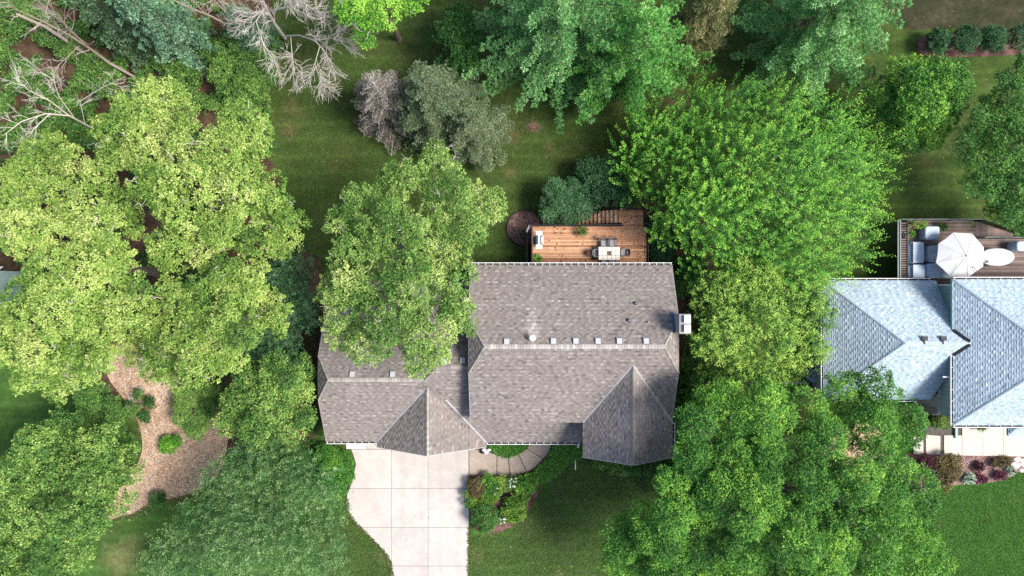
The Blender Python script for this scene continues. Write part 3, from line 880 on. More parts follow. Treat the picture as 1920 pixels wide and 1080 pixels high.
gutter(nb, (BXE, BN, BZ), (BX, BN, BZ), (0, 1, 0), hw=.022, step=.8)
gutter(nb, (BX, BS, BZ), (BXE, BS, BZ), (0, -1, 0), hw=.022, step=.8)
gutter(nb, (BX, WYR - (WZR - BZ) / ws - .05, BZ), (BX, BS, BZ), (-1, 0, 0), hw=.022, step=.8)
box_wall(23.65, 31.5, -7.85, .1, 2.85, M['bsiding'], nb)
box_wall(31.7, 51.6, -9.3, .2, 5.35, M['bsiding'], nb)
MB().box((31.655, -4.5, 4.4), (.05, 9.4, 2.2)).build('upper_siding', M['bsiding'], nb)
for k in range(30): MB().box((31.62, -9.1 + k * .31, 4.4), (.03, .05, 2.2)).build('siding_batten', M['bsiding'], nb)
MB().box((31.64, .22, 2.75), (.14, .12, 5.3)).build('corner_trim', M['white'], nb)
MB().box((31.60, -8.6, 1.65), (.12, 1.5, 3.3)).build('brick_wall', M['brick'], nb)
stw = random.Random(2)
sm = MB().box((0, 0, 0), (.20, .50, .36)).build('corner_stone', M['wallstone'])
sm.parent = nb
sm.location = (31.57 - 33, -9.26 + 4.5, .19)
for k in range(1, 8):
    c = sm.copy(); COL.objects.link(c); c.location = (31.57 - 33 + stw.uniform(-.015, .015), -9.26 + 4.5 + (.07 if k % 2 else 0), .19 + k * .405)
MB().box((31.6, -8.15, 3.42), (.14, 2.4, .1)).build('belt_trim', M['stone'], nb)
for q in ((1731, 631.5), (1766, 631.5)):
    p = roof_pt(*q, (0, WYR, WZR, 0, -ws))
    o = MB().bar((p.x - .22, p.y - .1, p.z + .13 + .1 * ws), (p.x + .2, p.y - .1, p.z + .13 + .1 * ws), .30, .10).build('roof_vent', M['dark'], nb)
    MB().bar((p.x - .16, p.y - .36, p.z + .12 + .3 * ws), (p.x - .06, p.y - .36, p.z + .12 + .3 * ws), .3, .06).build('vent_hood', M['dark'], o)
MB().tube([(BX - .12, -6.35, 5.3), (BX - .55, -6.35, 5.2)], [.06, .06], 6).build('downspout', M['white'], nb)
sp = at(1799, 812, .6)
MB().tube([(BX + .9, BS - .1, 5.3), (BX + .6, BS - .0, 4.6), (32.0, -9.42, 4.3), (32.0, -9.42, .4)], [.05] * 4, 6).build('downspout', M['teal_trim'], nb)
MB().box((sp.x, sp.y, .2), (.16, 1.0, .1)).build('splash_pipe', M['teal_trim'], nb)
# air handling corner between the trees: low fence rail and small blue window well beside the blue house
wr = thing('boundary_rail', 'short white fence rail half hidden between two trees left of the blue house', 'fence', at(1490, 717))
MB().bar(at(1466, 717.5, .9), at(1512, 717.5, .9), .12, .1).build('rail', M['white'], wr)
for x in (1470, 1508): MB().box(at(x, 717.5, .45), (.1, .1, .9)).build('post', M['white'], wr)
ac = thing('window_well', 'dark blue window well cover beside the left wall of the blue house', 'window well', at(1528, 706))
MB().box(at(1524, 704, .3), (1.9, 1.0, .6)).build('well_wall', M['cover2'], ac)
MB().box(at(1506, 703, .64), (.55, .45, .06)).build('well_cover', M['cover'], ac)
# pale roof at the left rim
lh = thing('house', 'pale roofed house glimpsed through the yellow-green oak crown at the rim', 'house', at(-60, 505))
q = [at(-150, 470, 4), at(22, 478, 4), at(40, 500, 4), at(25, 535, 4), at(-150, 540, 4)]
x1 = at(3, 500, 3.5).x
MB().slab([(x1 - 9, .2 + 1.4, 3.4), (x1, .2 + 1.4, 3.4), (x1 - .8, 1.6 - 1.4, 4.5), (x1 - 9, 1.6 - 1.4, 4.5)], .12).build('roof', M['canvas'], lh)
MB().slab([(x1 - 9, -1.3 + .1, 3.4), (x1 - .0, -1.2, 3.4), (x1 - .8, .2, 4.5), (x1 - 9, .2, 4.5)][::-1], .12).build('roof', M['canvas'], lh)
box_wall(x1 - 8.8, x1 - .9, -1.0, 1.3, 3.2, M['bsiding'], lh)
# ================================================================== the cedar deck
DZ = 2.3
k = m_per_px(DZ)
dx0, dx1 = at(997, 0, DZ).x, at(1212, 0, DZ).x
dy1 = at(0, 424.5, DZ).y
dy0 = 1.2
dk = thing('cedar_deck', 'red cedar deck with side stairs behind the taupe house', 'deck', ((dx0 + dx1) / 2, (dy0 + dy1) / 2, 0))
dr = random.Random(11)
pitch = .142
nb_ = int((dy1 - dy0) / pitch)
kn = MB()
def knots(x0, x1, y0, y1, z, n, mb):
    for _ in range(n):
        x, y, r = dr.uniform(x0, x1), dr.uniform(y0, y1), dr.uniform(.022, .06)
        mb.lathe((x, y, z), [(r, 0), (r * .8, .0035)], 6, sx=dr.uniform(.9, 1.7))
def board(name, x0, x1, y, w, z, mat_, parent, tint, along='x'):
    if along == 'x': mb = MB().box(((x0 + x1) / 2, y, z - .02), (x1 - x0, w, .04), 0, tint)
    else: mb = MB().box((y, (x0 + x1) / 2, z - .02), (w, x1 - x0, .04), 0, tint)
    return mb.build(name, mat_, parent)
for i in range(nb_):
    y = dy1 - pitch * (i + .5)
    t = dr.random()
    cut = dr.uniform(dx0 + 3, dx1 - 3) if i % 2 else None
    if cut is None:
        board('deck_board', dx0, dx1, y, pitch - .014, DZ + dr.uniform(-.002, .002), M['deckwood'], dk, t)
    else:
        board('deck_board', dx0, cut - .003, y, pitch - .014, DZ + dr.uniform(-.002, .002), M['deckwood'], dk, t)
        board('deck_board', cut + .003, dx1, y, pitch - .014, DZ + dr.uniform(-.002, .002), M['deckwood'], dk, dr.random())
    knots(dx0 + .2, dx1 - .2, y - .04, y + .04, DZ + .0021, 7, kn)
lx0, lx1, ly1 = at(1160, 0, DZ).x, at(1206, 0, DZ).x, at(0, 393, DZ).y
y = dy1 + pitch * .5
while y < ly1:
    board('deck_board', lx0, lx1, y, pitch - .012, DZ, M['deckwood'], dk, dr.uniform(.1, .6))
    knots(lx0 + .1, lx1 - .1, y - .04, y + .04, DZ + .0003, 3, kn)
    y += pitch
MB().box(((dx0 + dx1) / 2, (dy0 + dy1) / 2, DZ - .15), (dx1 - dx0 - .04, dy1 - dy0 - .04, .2)).build('deck_frame', M['deckdark'], dk)
MB().box(((lx0 + lx1) / 2, (dy1 + ly1) / 2 + .03, DZ - .15), (lx1 - lx0 - .04, ly1 - dy1 - .02, .2)).build('landing_frame', M['deckdark'], dk)
tr_, rise = .287, .175
for i in range(12):
    x1 = lx0 - tr_ * i - .012
    z = DZ - rise * (i + .6)
    for s in (0, 1):
        w = tr_ / 2
        MB().box((x1 - w * (s + .5), (dy1 + .24 + ly1 - .02) / 2, z - .02), (w - .010, ly1 - dy1 - .26, .04), 0, dr.uniform(.4, 1.0)).build('stair_tread', M['deckwood'], dk)
    knots(x1 - tr_ + .03, x1 - .03, dy1 + .3, ly1 - .1, z + .0003, 3, kn)
for y in (dy1 + .2, ly1 + .02):
    MB().slab([(lx0, y - .03, DZ - .02), (lx0, y + .03, DZ - .02), (lx0 - tr_ * 12, y + .03, DZ - rise * 12 - .02), (lx0 - tr_ * 12, y - .03, DZ - rise * 12 - .02)], .28).build('stair_stringer', M['deckdark'], dk)
tag(kn.build('knots', M['knot'], dk), kind='stuff')
# railings
def railing(parent, a, b, z, mat_post, h=.95, step=.115, cap=M['rail'], capw=.06, zb=None):
    """posts, two rails and thin balusters between a and b"""
    a, b = Vector((a[0], a[1], z)), Vector((b[0], b[1], z if zb is None else zb))
    L = (b - a).length
    n = max(1, round(L / 1.9))
    for i in range(n + 1):
        p = a + (b - a) * (i / n)
        MB().box((p.x, p.y, p.z + h / 2 - .1), (.085, .085, h + .2)).build('post', mat_post, parent)
    up = Vector((0, 0, h))
    MB().bar(a + up, b + up, capw, .035).build('rail', cap, parent)
    MB().bar(a + up * .12, b + up * .12, .04, .04).build('rail', mat_post, parent)
    bl = MB()
    for i in range(int(L / step)):
        p = a + (b - a) * ((i + .5) / int(L / step))
        bl.box((p.x, p.y, p.z + h * .55), (.028, .028, h * .88))
    tag(bl.build('balusters', M['black'], parent), kind='stuff')
railing(dk, (dx0 + .05, dy1 - .0), (lx0 + .2, dy1 + .04), DZ, M['black'], cap=M['black'], step=.1)
railing(dk, (dx0 + .02, dy0 + .3), (dx0 + .02, dy1), DZ, M['rail'], capw=.09)
railing(dk, (dx1 - .03, dy0 + .3), (dx1 - .03, dy1), DZ, M['black'], cap=M['black'], capw=.03, step=.2)
railing(dk, (lx0, ly1), (lx1, ly1), DZ, M['black'], cap=M['black'], capw=.04)
railing(dk, (lx0 + .1, dy1 + .18), (lx0 - 2.6, dy1 + .2), DZ, M['black'], cap=M['black'], capw=.05, zb=DZ - 1.6)
q = at(988, 0, 1.5).x
MB().box((q, (dy0 + dy1) / 2 - .1, 1.45), (.16, dy1 - dy0 - .2, .05)).build('skirt_board', M['rail'], dk)
MB().box((q - .10, (dy0 + dy1) / 2 - .1, .8), (.05, dy1 - dy0 - .2, 1.3)).build('skirt_lattice', M['deckdark'], dk)
qq = at(990, 427, 2.0)
MB().bar((qq.x - .1, qq.y - .3, 1.9), (qq.x + .12, qq.y + .15, 2.2), .12, .05).build('corner_bracket', M['white'], dk)

# grill
gp = at(1010.5, 450, DZ + .9)
gr = thing('grill', 'gas grill with dark lid and white side shelves on the cedar deck', 'grill', (gp.x, gp.y, DZ))
MB().box((gp.x, gp.y, DZ + .42), (.50, .62, .76)).build('cabinet', M['black'], gr)
MB().box((gp.x, gp.y, DZ + .84), (.58, .70, .10)).build('firebox', M['black'], gr)
lid = MB()
lid.tube([(gp.x - .06, gp.y - .33, DZ + .90), (gp.x - .06, gp.y + .33, DZ + .90)], [.235, .235], 14)
lid.build('lid', M['bluesteel'], gr)
MB().box((gp.x + .03, gp.y, DZ + 1.13), (.05, .64, .03)).build('lid_trim', M['white'], gr)
MB().tube([(gp.x + .22, gp.y - .26, DZ + .98), (gp.x + .22, gp.y + .26, DZ + .98)], [.02, .02], 6).build('handle', M['steel'], gr)
MB().box((gp.x + .30, gp.y, DZ + .86), (.10, .66, .06)).build('control_panel', M['steel'], gr)
for kx in (-.2, 0, .2): MB().box((gp.x + .26, gp.y + kx, DZ + .90), (.05, .05, .03)).build('knob', M['black'], gr)
for s in (1, -1):
    MB().box((gp.x + .02, gp.y + s * .50, DZ + .90), (.46, .32, .04)).build('side_shelf', M['white'], gr)
for sx in (-1, 1):
    for sy in (-1, 1): MB().lathe((gp.x + sx * .2, gp.y + sy * .26, DZ), [(.035, 0), (.035, .05)], 8).build('caster', M['black'], gr)

# tiled dining table
tp = at(1142.5, 475, DZ + .74)
tb = thing('dining_table', 'cream tiled patio dining table with a dark square in its centre', 'table', (tp.x, tp.y, DZ))
TW, TD = 1.60, .98
MB().box((tp.x, tp.y, DZ + .70), (TW + .05, TD + .05, .05)).build('table_frame', M['tableframe'], tb)
tw, td = TW / 5, TD / 3
t0 = MB().box((0, 0, 0), (tw - .022, td - .022, .022), 0, .5).build('tile', M['tile'])
t0.parent = tb
first = True
for i in range(5):
    for j in range(3):
        o = t0 if first else t0.copy()
        if not first: COL.objects.link(o)
        first = False
        o.location = (-TW / 2 + tw * (i + .5), -TD / 2 + td * (j + .5), .738)
MB().box((tp.x, tp.y + .01, DZ + .757), (.30, .30, .012)).build('centre_tile', M['tableframe'], tb)
for sx in (-1, 1):
    for sy in (-1, 1): MB().box((tp.x + sx * .7, tp.y + sy * .4, DZ + .34), (.06, .06, .68)).build('leg', M['tableframe'], tb)

def make_chair(name, label):
    t = thing(name, label, 'chair', (0, 0, 0), 'grey chairs around the tiled table')
    # faces +y (towards the table); seat back at -y
    MB().box((0, .02, .42), (.46, .46, .05)).build('seat', M['cushion'], t)
    b = MB()
    pts = []
    for kx in np.linspace(-1, 1, 7): pts.append((kx * .25, -.27 - .07 * (1 - kx * kx)))
    for (xa_, ya_), (xb_, yb_) in zip(pts, pts[1:]):
        b.add([(xa_, ya_ + .07, .44), (xb_, yb_ + .07, .44), (xb_, yb_ - .04, .92), (xa_, ya_ - .04, .92), (xa_, ya_ + .045, .44), (xb_, yb_ + .045, .44), (xb_, yb_ - .065, .92), (xa_, ya_ - .065, .92)],
              [[0, 1, 2, 3], [7, 6, 5, 4], [3, 2, 6, 7], [0, 4, 5, 1], [0, 3, 7, 4], [1, 5, 6, 2]])
    b.build('backrest', M['sling'], t)
    for s in (-1, 1):
        MB().tube([(s * .27, -.27, .68), (s * .28, .0, .66), (s * .27, .20, .64)], [.028, .03, .028], 6).build('armrest', M['sling'], t)
        MB().tube([(s * .26, .2, .64), (s * .26, .24, 0)], [.02, .018], 6).build('leg', M['black'], t)
        MB().tube([(s * .25, -.27, .70), (s * .26, -.30, 0)], [.02, .018], 6).build('leg', M['black'], t)
    return t
chair = make_chair('patio_chair', 'grey patio chair on the far long side of the tiled table, nearer the grill')
spots = [((1133.5, 456), 180, None), ((1149.5, 455.5), 180, 'grey patio chair on the far long side of the tiled table, nearer the stairs landing'),
         ((1119.5, 474.5), 270, 'grey patio chair at the short end of the tiled table facing away from the grill'),
         ((1171, 473.5), 90, 'grey patio chair at the short end of the tiled table by the tall green tree'),
         ((1135, 489), 0, 'grey patio chair half under the eave, nearer the grill side'),
         ((1151, 489), 0, 'grey patio chair half under the eave, nearer the tree side')]
for i, (q, ang, lab) in enumerate(spots):
    o = chair if i == 0 else copy_tree(chair)
    v = at(*q, DZ + .5)
    o.location = (v.x, v.y, DZ)
    o.rotation_euler = (0, 0, math.radians(ang))
    if lab: o['label'] = lab

# ================================================================== neighbour's deck and furniture
EZ = 1.9
ex0, ex1 = at(1701, 0, EZ).x, at(2000, 0, EZ).x
ey1, ey0 = at(0, 447, EZ).y, .25
eyt = at(0, 414, EZ).y
xm = at(1830, 0, EZ).x
ed = thing('weathered_deck', 'weathered brown deck with slatted bench behind the pale blue house', 'deck', ((ex0 + ex1) / 2, (ey0 + ey1) / 2, 0))
y = ey0 + .07
while y < eyt:
    x1 = ex1 if y < ey1 else (xm if y < eyt - .5 else xm - .3)
    board('deck_board', ex0, x1, y, .128, EZ + dr.uniform(-.002, .002), M['olddeck'], ed, dr.random())
    y += .14
MB().box(((ex0 + ex1) / 2, (ey0 + ey1) / 2, EZ - .15), (ex1 - ex0 - .05, ey1 - ey0 - .05, .2)).build('deck_frame', M['deckdark'], ed)
# ramp running down beside the deck
for i in range(14):
    xx = xm + .02 + i * .28
    z = EZ - .06 - i * .10
    yt = eyt - .05 - i * .055
    MB().box((xx + .135, (ey1 + .06 + yt) / 2, z - .02), (.27, yt - ey1 - .06, .04), 0, .75 + dr.uniform(-.2, .2)).build('ramp_board', M['olddeck'], ed)
# bench slats along the left side
bx0, bx1 = at(1690, 0, EZ + .45).x, at(1701, 0, EZ + .45).x
nsl = 26
for i in range(nsl):
    yy = ey0 + .25 + i * ((eyt - ey0 - .3) / nsl)
    MB().box(((bx0 + bx1) / 2, yy, EZ + .43), (bx1 - bx0, .085, .035), 0, dr.uniform(.35, .9)).build('bench_slat', M['olddeck'], ed)
MB().box(((bx0 + bx1) / 2, (ey0 + eyt) / 2, EZ + .2), (.30, eyt - ey0 - .4, .36)).build('bench_base', M['deckdark'], ed)
for x in (1684, 1688.3):
    v = at(x, 0, EZ + .9).x
    MB().box((v, (ey0 + eyt) / 2, EZ + .9), (.10, eyt - ey0, .05)).build('rail_cap', M['greyrail'], ed)
v = at(1701.5, 0, EZ + .9).x
MB().box((bx1 + .02, (ey0 + eyt) / 2, EZ + .5), (.035, eyt - ey0 - .1, .06)).build('bench_edge', M['greyrail'], ed)
railing(ed, (bx0 - .2, eyt + .03), (xm, eyt + .03), EZ, M['greyrail'], cap=M['greyrail'], capw=.07)
railing(ed, (xm + .1, ey1 + .02), (ex1, ey1 + .02), EZ, M['greyrail'], cap=M['greyrail'], capw=.07)
railing(ed, (xm, eyt - .02), (xm + 4, eyt - .85), EZ, M['black'], cap=M['black'], capw=.05, zb=EZ - 1.5)
hb = thing('garden_hose', 'small dark coiled garden hose on the slatted bench of the weathered deck', 'hose', (at(1695, 441, EZ + .5).x, at(1695, 441, EZ + .5).y, EZ + .45))
c = wloc(hb)
MB().tube([(c.x + (.10 + .012 * (i % 3)) * math.cos(i * .6), c.y + .2 * math.sin(i * .6), c.z + .02 + i * .0015) for i in range(40)], [.018] * 40, 5).build('coil', M['black'], hb)

# umbrella, octagonal canvas
M['seam'] = surf('canvas_seam', (0.56, 0.57, 0.58), None, 4, 0.8)
uz = EZ + 2.0
u0 = at(1801, 478, uz)
um = thing('patio_umbrella', 'large white eight-sided umbrella on the weathered deck', 'umbrella', (u0.x, u0.y, EZ))
R_ = 46 * m_per_px(uz)
cn = MB()
top = (u0.x + .1, u0.y - .08, uz + .52)
ro = math.radians(18)
pt = [(u0.x + R_ * (1 + .05 * math.sin(i * 2.1)) * math.cos(ro + i * math.pi / 4), u0.y + R_ * (1 + .04 * math.cos(i * 1.7)) * math.sin(ro + i * math.pi / 4), uz - .02) for i in range(8)]
mid = [((p[0] + top[0]) / 2, (p[1] + top[1]) / 2, (p[2] + top[2]) / 2 + .06) for p in pt]
em = [((pt[i][0] + pt[(i + 1) % 8][0]) / 2 * .985 + top[0] * .015, (pt[i][1] + pt[(i + 1) % 8][1]) / 2 * .985 + top[1] * .015, uz + .0) for i in range(8)]
for i in range(8):
    j = (i + 1) % 8
    mm = [(mid[i][a] + mid[j][a]) / 2 - (.035 if a == 2 else 0) for a in range(3)]
    cn = MB()
    cn.add([top, mid[i], mm, mid[j], pt[i], em[i], pt[j]], [[0, 1, 2], [0, 2, 3], [1, 4, 5, 2], [2, 5, 6, 3]])
    lo = [(p[0], p[1], p[2] - .10) for p in (pt[i], em[i], pt[j])]
    cn.add([pt[i], em[i], pt[j]] + lo, [[0, 3, 4, 1], [1, 4, 5, 2]])
    cp_ = cn.build('canopy_panel', M['canvas'], um)
    MB().tube([(top[0], top[1], top[2] + .012), (mid[i][0], mid[i][1], mid[i][2] + .012), (pt[i][0], pt[i][1], pt[i][2] + .012)], [.008] * 3, 4).build('seam', M['seam'], cp_)
    rb = MB().tube([(top[0], top[1], top[2] - .05), (mid[i][0], mid[i][1], mid[i][2] - .03), (pt[i][0], pt[i][1], pt[i][2] - .02)], [.014] * 3, 5)
    rb.build('rib', M['steel'], um)
MB().lathe(top, [(.06, -.01), (.05, .05), (.02, .08)], 8).build('finial', M['canvas'], um)
MB().tube([(u0.x + .1, u0.y - .08, EZ + .05), (u0.x + .1, u0.y - .08, uz + .5)], [.03, .03], 8).build('pole', M['steel'], um)
MB().lathe((u0.x + .1, u0.y - .08, EZ), [(.3, 0), (.3, .05), (.08, .1)], 12).build('base', M['dark'], um)
ar0, ar1 = at(1824, 501, uz + .38), at(1845, 519, uz + .05)
pz = thing('umbrella_arm', 'thin dark arm leaning across the white umbrella from the eave', 'pole', (ar1.x, ar1.y, EZ))  # dark arm of the umbrella, reaching over its canopy; carries no lights
MB().tube([(ar1.x + .1, ar1.y - .1, EZ), (ar1.x, ar1.y, uz + .1), tuple(ar0)], [.02, .02, .02], 5).build('shaft', M['rail'], pz)
MB().lathe((ar0.x, ar0.y, ar0.z - .03), [(.055, 0), (.05, .06)], 8).build('bracket', M['dark'], pz)

def cloth_box(name, label, cat, x0, y0, x1, y1, z1, mat_, flare=.05, seed=0, rz=0, round_=False, part='cover'):
    """a piece of furniture under a fabric cover: sagging top, bulging creased sides"""
    t = thing(name, label, cat, ((x0 + x1) / 2, (y0 + y1) / 2, EZ))
    r = random.Random(seed)
    cx, cy, hx_, hy_ = (x0 + x1) / 2, (y0 + y1) / 2, (x1 - x0) / 2, (y1 - y0) / 2
    n = 36
    rings = []
    for (zz, s) in ((0.02, 1 + flare), (z1 * .35, 1 + flare * .5), (z1 * .75, 1.0), (z1 * .96, .97), (z1, .90), (z1 - .02, .6), (z1 - .035, .25)):
        ring_ = []
        for i in range(n):
            a = 2 * math.pi * i / n
            ca, sa = math.cos(a), math.sin(a)
            p = 2.0 if round_ else 7.0
            d = (abs(ca) ** p + abs(sa) ** p) ** (-1 / p)
            w = 1 + (r.uniform(-.035, .035) if zz < z1 * .8 else r.uniform(-.01, .01))
            ring_.append((cx + hx_ * d * ca * s * w, cy + hy_ * d * sa * s * w, EZ + zz + (r.uniform(-.015, .015) if zz > z1 * .9 else 0)))
        rings.append(ring_)
    mb = MB()
    vs = [p for ring_ in rings for p in ring_]
    fs = []
    for k_ in range(len(rings) - 1):
        for i in range(n):
            j = (i + 1) % n
            fs.append([k_ * n + i, k_ * n + j, (k_ + 1) * n + j, (k_ + 1) * n + i])
    fs.append([(len(rings) - 1) * n + i for i in range(n)])
    mb.add(vs, fs)
    o = mb.build(part, mat_, t, smooth=True)
    return t
def pxbox(x0, y0, x1, y1, z):
    a, b = at(x0, y1, z), at(x1, y0, z)
    return a.x, a.y, b.x, b.y
cloth_box('covered_armchair', 'armchair under a blue-grey cover between the railing planter and the white umbrella', 'armchair', *pxbox(1733, 424, 1761, 449, EZ + .7), .8, M['cover'], .05, 1)
s1 = cloth_box('covered_sofa', 'long sofa under a blue-grey cover beside the slatted bench', 'sofa', *pxbox(1704, 453, 1734, 494, EZ + .5), .48, M['cover2'], .03, 2)
MB().box((at(1722.5, 0, EZ + .75).x, at(0, 473.5, EZ + .75).y, EZ + .62), (.78, 1.52, .22)).build('back_cover', M['cover'], s1)
s2 = cloth_box('covered_sofa', 'corner sofa under a pale cover against the eave of the blue house', 'sofa', *pxbox(1703, 496, 1737, 522, EZ + .5), .48, M['cover2'], .03, 3)
MB().box((at(1723.5, 0, EZ + .75).x, at(0, 508.5, EZ + .75).y, EZ + .62), (.86, .98, .22)).build('back_cover', M['cover'], s2)
cloth_box('covered_loveseat', 'wide seat under a grey cover half below the white umbrella', 'sofa', *pxbox(1738, 494, 1792, 522, EZ + .6), .62, M['cover'], .03, 4)
cloth_box('covered_ottoman', 'rounded low table under a dark blue-grey cover left of the white umbrella', 'table', *pxbox(1740, 460, 1775, 492, EZ + .45), .45, M['cover2'], .03, 5, part='table_cover')
cloth_box('covered_table', 'oval table under a crumpled white cover beside the white umbrella', 'table', *pxbox(1836, 465, 1904, 499, EZ + .78), .78, M['tablecover'], .03, 6, round_=True, part='table_cover')
cloth_box('covered_grill', 'grill under a black cover by the deck rail of the blue house', 'grill', *pxbox(1906, 452, 1940, 471, EZ + 1.0), 1.0, M['cover2'], .02, 7)
tie = thing('cover_tie', 'dark knotted cord lying on the crumpled white table cover', 'cord', at(1850, 490, EZ + .8))
c = at(1850, 490, EZ + .8)
MB().tube([(c.x + dr.uniform(-.2, .2), c.y + dr.uniform(-.1, .13), EZ + .77 + i * .004) for i in range(14)], [.014] * 14, 4).build('cord', M['black'], tie)

# stones
def rock(name, label, c, sx, sy, sz, seed, mat_=M['stone'], group=None, part='stone_face'):
    r = np.random.default_rng(seed)
    rings, n = [], 12
    mb = MB()
    rad = 1 + r.uniform(-.12, .12, n)
    prof = [(.9, 0), (1.0, .5), (.9, .9), (.5, 1.0)]
    vs = []
    for s, z in prof:
        for i in range(n):
            a = 2 * math.pi * i / n
            vs.append((c[0] + sx * s * rad[i] * math.cos(a), c[1] + sy * s * rad[i] * math.sin(a), c[2] + sz * z + r.uniform(-.02, .02)))
    fs = [[k_ * n + i, k_ * n + (i + 1) % n, (k_ + 1) * n + (i + 1) % n, (k_ + 1) * n + i] for k_ in range(3) for i in range(n)]
    fs.append([3 * n + i for i in range(n)])
    mb.add(vs, fs)
    o = mb.build(name, mat_)
    return tag(o, label, 'stone', group)
for i, (x, y, sx, sy, lab) in enumerate(((1907, 861, .36, .22, 'squarish pale stepping stone touching the stepped walk'), (1903, 872, .42, .28, 'pale stepping stone midway between walk and bright lawn'),
                                         (1917, 867, .26, .36, 'tall pale stepping stone cut off at the rim of the pink mulch'), (1916, 882, .26, .18, 'small pale stepping stone touching the bright lawn'))):
    rock('stepping_stone', lab, at(x, y), sx, sy, .09, i + 3, group='stepping stones in the pink mulch bed')
for i, (x, y, s, mm, lab) in enumerate(((908, 843, .22, 'stone', 'white rounded stone at the foot of the garage gable, largest of its heap'), (912, 848, .16, 'white', 'bright white stone in the heap touching the curved walk'), (904, 847, .17, 'dark', 'black stone in the heap at the garage corner'), (917, 843, .15, 'white', 'bright white stone in the heap by the green ground cover'))):
    rock('garden_stone', lab, at(x, y, .1), s, s * .8, .2, i + 20, M[mm], 'stones at the garage corner')
# ================================================================== vegetation
def unit(a):
    return a / np.maximum(np.linalg.norm(a, axis=-1, keepdims=True), 1e-9)

class Leaves:
    """leaf blades of one crown, joined into one mesh"""
    def __init__(self):
        self.parts = []
    def add(self, P, D, N, L, W, T, droop=0.12):
        D = unit(D)
        Sd = unit(np.cross(D, N))
        Nn = np.cross(Sd, D)
        L = np.broadcast_to(np.asarray(L, dtype=float), (len(P),))[:, None]
        W = np.broadcast_to(np.asarray(W, dtype=float), (len(P),))[:, None]
        mid = P + D * L * .30
        v1 = mid + Sd * W * .56
        v3 = mid - Sd * W * .56
        v2 = P + D * L - Nn * L * droop
        self.parts.append((np.stack([v3, v1, v2], 1).reshape(-1, 3).astype(np.float32), np.broadcast_to(T, (len(P),)).astype(np.float32)))
    def count(self):
        return sum(len(t) for _, t in self.parts)
    def build(self, name, mat_, parent):
        V = np.concatenate([p[0] for p in self.parts])
        T = np.clip(np.concatenate([p[1] for p in self.parts]), 0, 1)
        n = len(T)
        o = mesh_np(name, V, np.arange(3 * n), np.full(n, 3), mat_, parent, {'tint': T})
        return tag(o, kind='stuff')

UP = np.array([0, 0, 1.0])

def clumps(lv, C, Nc, r, k, L, W, g, tint, tvar=.12, flat=.8, upb=.6, lvar=.3, lay=.9):
    """rounded tufts of leaves: centres C, outward directions Nc, radii r"""
    m = len(C)
    if m == 0: return
    n1 = unit(Nc + UP * upb)
    d = unit(g.normal(size=(m, k, 3)) + n1[:, None, :] * 0.9)
    u = g.random((m, k, 1)) ** .45
    off = d * u * r[:, None, None]
    off[:, :, 2] *= flat
    P = (C[:, None, :] + off).reshape(-1, 3)
    ax = unit(d + g.normal(size=(m, k, 3)) * .55).reshape(-1, 3)
    N = unit(n1[:, None, :] * lay + d * .35 + g.normal(size=(m, k, 3)) * .42).reshape(-1, 3)
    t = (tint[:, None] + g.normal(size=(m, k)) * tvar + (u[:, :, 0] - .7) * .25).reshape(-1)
    nn = m * k
    lv.add(P - ax * L * .4, ax, N, L * (1 + g.uniform(-lvar, lvar, nn)), W * (1 + g.uniform(-lvar, lvar, nn)), t)

def shoots(lv, C, Nc, ln, k, L, W, g, tint, upw=.9, outw=.55, rad=.13, tipgain=.35):
    """upright leafy shoots"""
    m = len(C)
    if m == 0: return
    ax = unit(UP * upw + Nc * outw + g.normal(size=(m, 3)) * .16)
    s = np.linspace(0.0, 1, k)[None, :, None] + g.uniform(-.03, .03, (m, k, 1))
    rd = unit(np.cross(g.normal(size=(m, k, 3)), ax[:, None, :]))
    taper = (1.15 - .75 * s)
    P = (C[:, None, :] + ax[:, None, :] * s * ln[:, None, None] + rd * rad * taper * g.random((m, k, 1))).reshape(-1, 3)
    D = unit(rd * 1.0 + ax[:, None, :] * .45 + g.normal(size=(m, k, 3)) * .3).reshape(-1, 3)
    N = unit(ax[:, None, :] * .55 + UP * .6 + g.normal(size=(m, k, 3)) * .35).reshape(-1, 3)
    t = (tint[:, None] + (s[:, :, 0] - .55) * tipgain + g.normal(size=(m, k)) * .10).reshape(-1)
    nn = m * k
    sz = (1.1 - .35 * np.repeat(np.clip(s, 0, 1), 1, axis=0)).reshape(-1)
    lv.add(P, D, N, L * sz * (1 + g.uniform(-.25, .25, nn)), W * sz * (1 + g.uniform(-.25, .25, nn)), t)

def sphere_dirs(n, g, zmin=-.3):
    z = zmin + (1 - zmin) * (np.arange(n) + g.random(n)) / n
    a = np.arange(n) * 2.399963 + g.uniform(0, 6.28) + g.uniform(-.5, .5, n)
    s = np.sqrt(np.maximum(0, 1 - z * z))
    return np.stack([s * np.cos(a), s * np.sin(a), z], 1)

def limb(mb, a, b, r0, r1, g, n=5, wob=.06, sides=5, sag=0.0):
    a, b = np.array(a, float), np.array(b, float)
    L = np.linalg.norm(b - a)
    pts, rs = [], []
    for i in range(n + 1):
        t = i / n
        p = a + (b - a) * t + (g.normal(size=3) * wob * L * math.sin(math.pi * t) if 0 < i < n else 0)
        p[2] += sag * L * math.sin(math.pi * t)
        pts.append(tuple(p)); rs.append(r0 + (r1 - r0) * t)
    mb.tube(pts, rs, sides, cap=False)
    return pts

